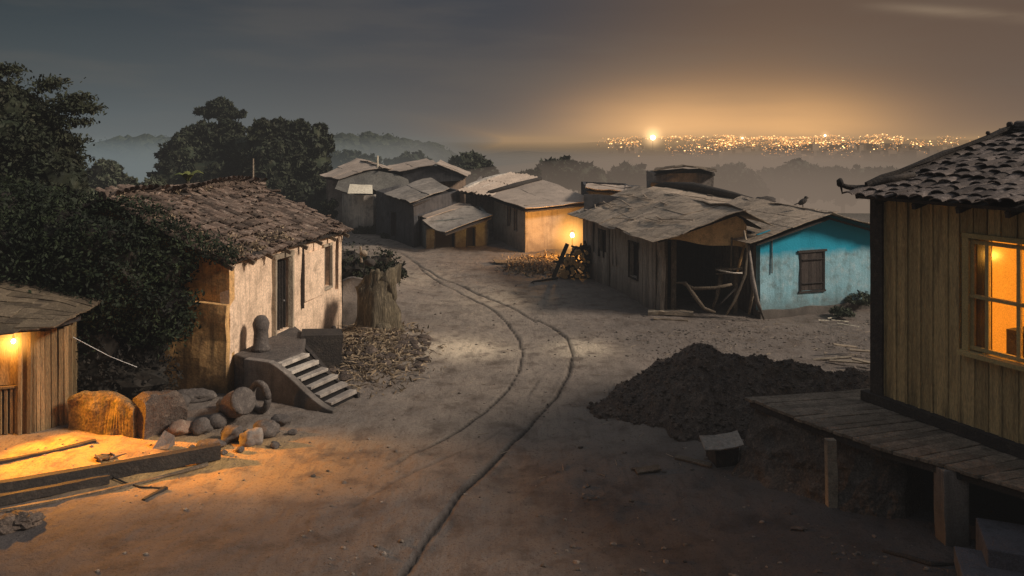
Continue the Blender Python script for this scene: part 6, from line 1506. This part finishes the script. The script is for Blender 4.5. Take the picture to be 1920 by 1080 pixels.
c = wmix(hor, zen, math_('POWER', mrange(el, 0., .16, sm=False), .5))
def lobe(a0, e0, wa, we, colr, p=1.0):
    x = math_('DIVIDE', math_('SUBTRACT', az, a0), wa); y = math_('DIVIDE', math_('SUBTRACT', el, e0), we)
    d = math_('ADD', math_('MULTIPLY', x, x), math_('MULTIPLY', y, y)); g_ = math_('EXPONENT', math_('MULTIPLY', math_('POWER', d, p), -1.0))
    s = N.new('ShaderNodeVectorMath'); s.operation = 'SCALE'; s.inputs[0].default_value = colr; L.new(g_, s.inputs['Scale']); return s.outputs[0]
def addc(a, b):
    s = N.new('ShaderNodeVectorMath'); s.operation = 'ADD'; L.new(a, s.inputs[0]); L.new(b, s.inputs[1]); return s.outputs[0]
c = addc(c, lobe(.19, .0, .105, .047, (.84, .42, .125), .85))
c = addc(c, lobe(.36, .0, .075, .042, (.78, .38, .095), .85))
c = addc(c, lobe(.25, .0, .20, .10, (.15, .08, .028), 1.0))
c = addc(c, lobe(.174, .003, .012, .011, (.75, .48, .22), .6))
# thin cloud streaks high on the right, faint mottling everywhere
mp = N.new('ShaderNodeMapping'); mp.inputs['Scale'].default_value = (1.4, 1.4, 9); mp.inputs['Rotation'].default_value = (0, R(9), 0); L.new(nrm.outputs[0], mp.inputs[0])
cn = N.new('ShaderNodeTexNoise'); cn.inputs['Scale'].default_value = 3.2; cn.inputs['Detail'].default_value = 7; L.new(mp.outputs[0], cn.inputs['Vector'])
cl = math_('MULTIPLY', mrange(cn.outputs[0], .45, .75), .18)
c = wmix(c, (.16, .13, .10), cl)
# one streak
yy = math_('SUBTRACT', el, math_('MULTIPLY_ADD', math_('SUBTRACT', az, .42), -.16, .152)); st_ = math_('EXPONENT', math_('MULTIPLY', math_('POWER', math_('DIVIDE', yy, .0055), 2.0), -1.))
stm = math_('MULTIPLY', math_('MULTIPLY', st_, mrange(az, .38, .52)), mrange(cn.outputs[0], .3, .6)); c = wmix(c, (.36, .26, .17), math_('MULTIPLY', stm, .55))
c = wmix(c, (.22, .24, .275), mrange(el, .25, .85))
sky = N.new('ShaderNodeTexSky'); sky.sky_type = 'NISHITA'; sky.sun_disc = False
SD = Vector((.85, -.22, .56)).normalized()
sky.sun_elevation = R(1.0); sky.sun_rotation = math.atan2(SD.x, SD.y)
sc_ = N.new('ShaderNodeVectorMath'); sc_.operation = 'SCALE'; sc_.inputs['Scale'].default_value = .004; L.new(sky.outputs[0], sc_.inputs[0])
c = addc(c, sc_.outputs[0])
# below the horizon: dim
c = wmix(c, (.06, .05, .042), mrange(el, -.005, -.12))
L.new(c, bg.inputs['Color']); bg.inputs['Strength'].default_value = 1.0
sun = bpy.data.lights.new('sun', 'SUN'); sun.energy = 3.5; sun.angle = R(11); sun.color = (1, .87, .75)
so = bpy.data.objects.new('sun', sun); so.rotation_euler = SD.to_track_quat('Z', 'Y').to_euler(); col.objects.link(so)
cam = bpy.data.cameras.new('camera'); co = bpy.data.objects.new('camera', cam); col.objects.link(co)
co.location = (0, 0, CH); co.rotation_euler = (R(90), 0, 0); cam.sensor_width = 36; cam.lens = F/1920*36; cam.shift_y = -(540-HZ)/1920; cam.clip_end = 30000; cam.clip_start = .1
s = bpy.context.scene; s.camera = co
s.view_settings.view_transform = 'Standard'; s.view_settings.look = 'None'; s.view_settings.exposure = 0
s.render.engine = 'CYCLES'; s.cycles.use_denoising = True
s.cycles.max_bounces = 6; s.cycles.diffuse_bounces = 3; s.cycles.volume_bounces = 0; s.cycles.transparent_max_bounces = 12; s.cycles.sample_clamp_indirect = 4
s.cycles.volume_max_steps = 256
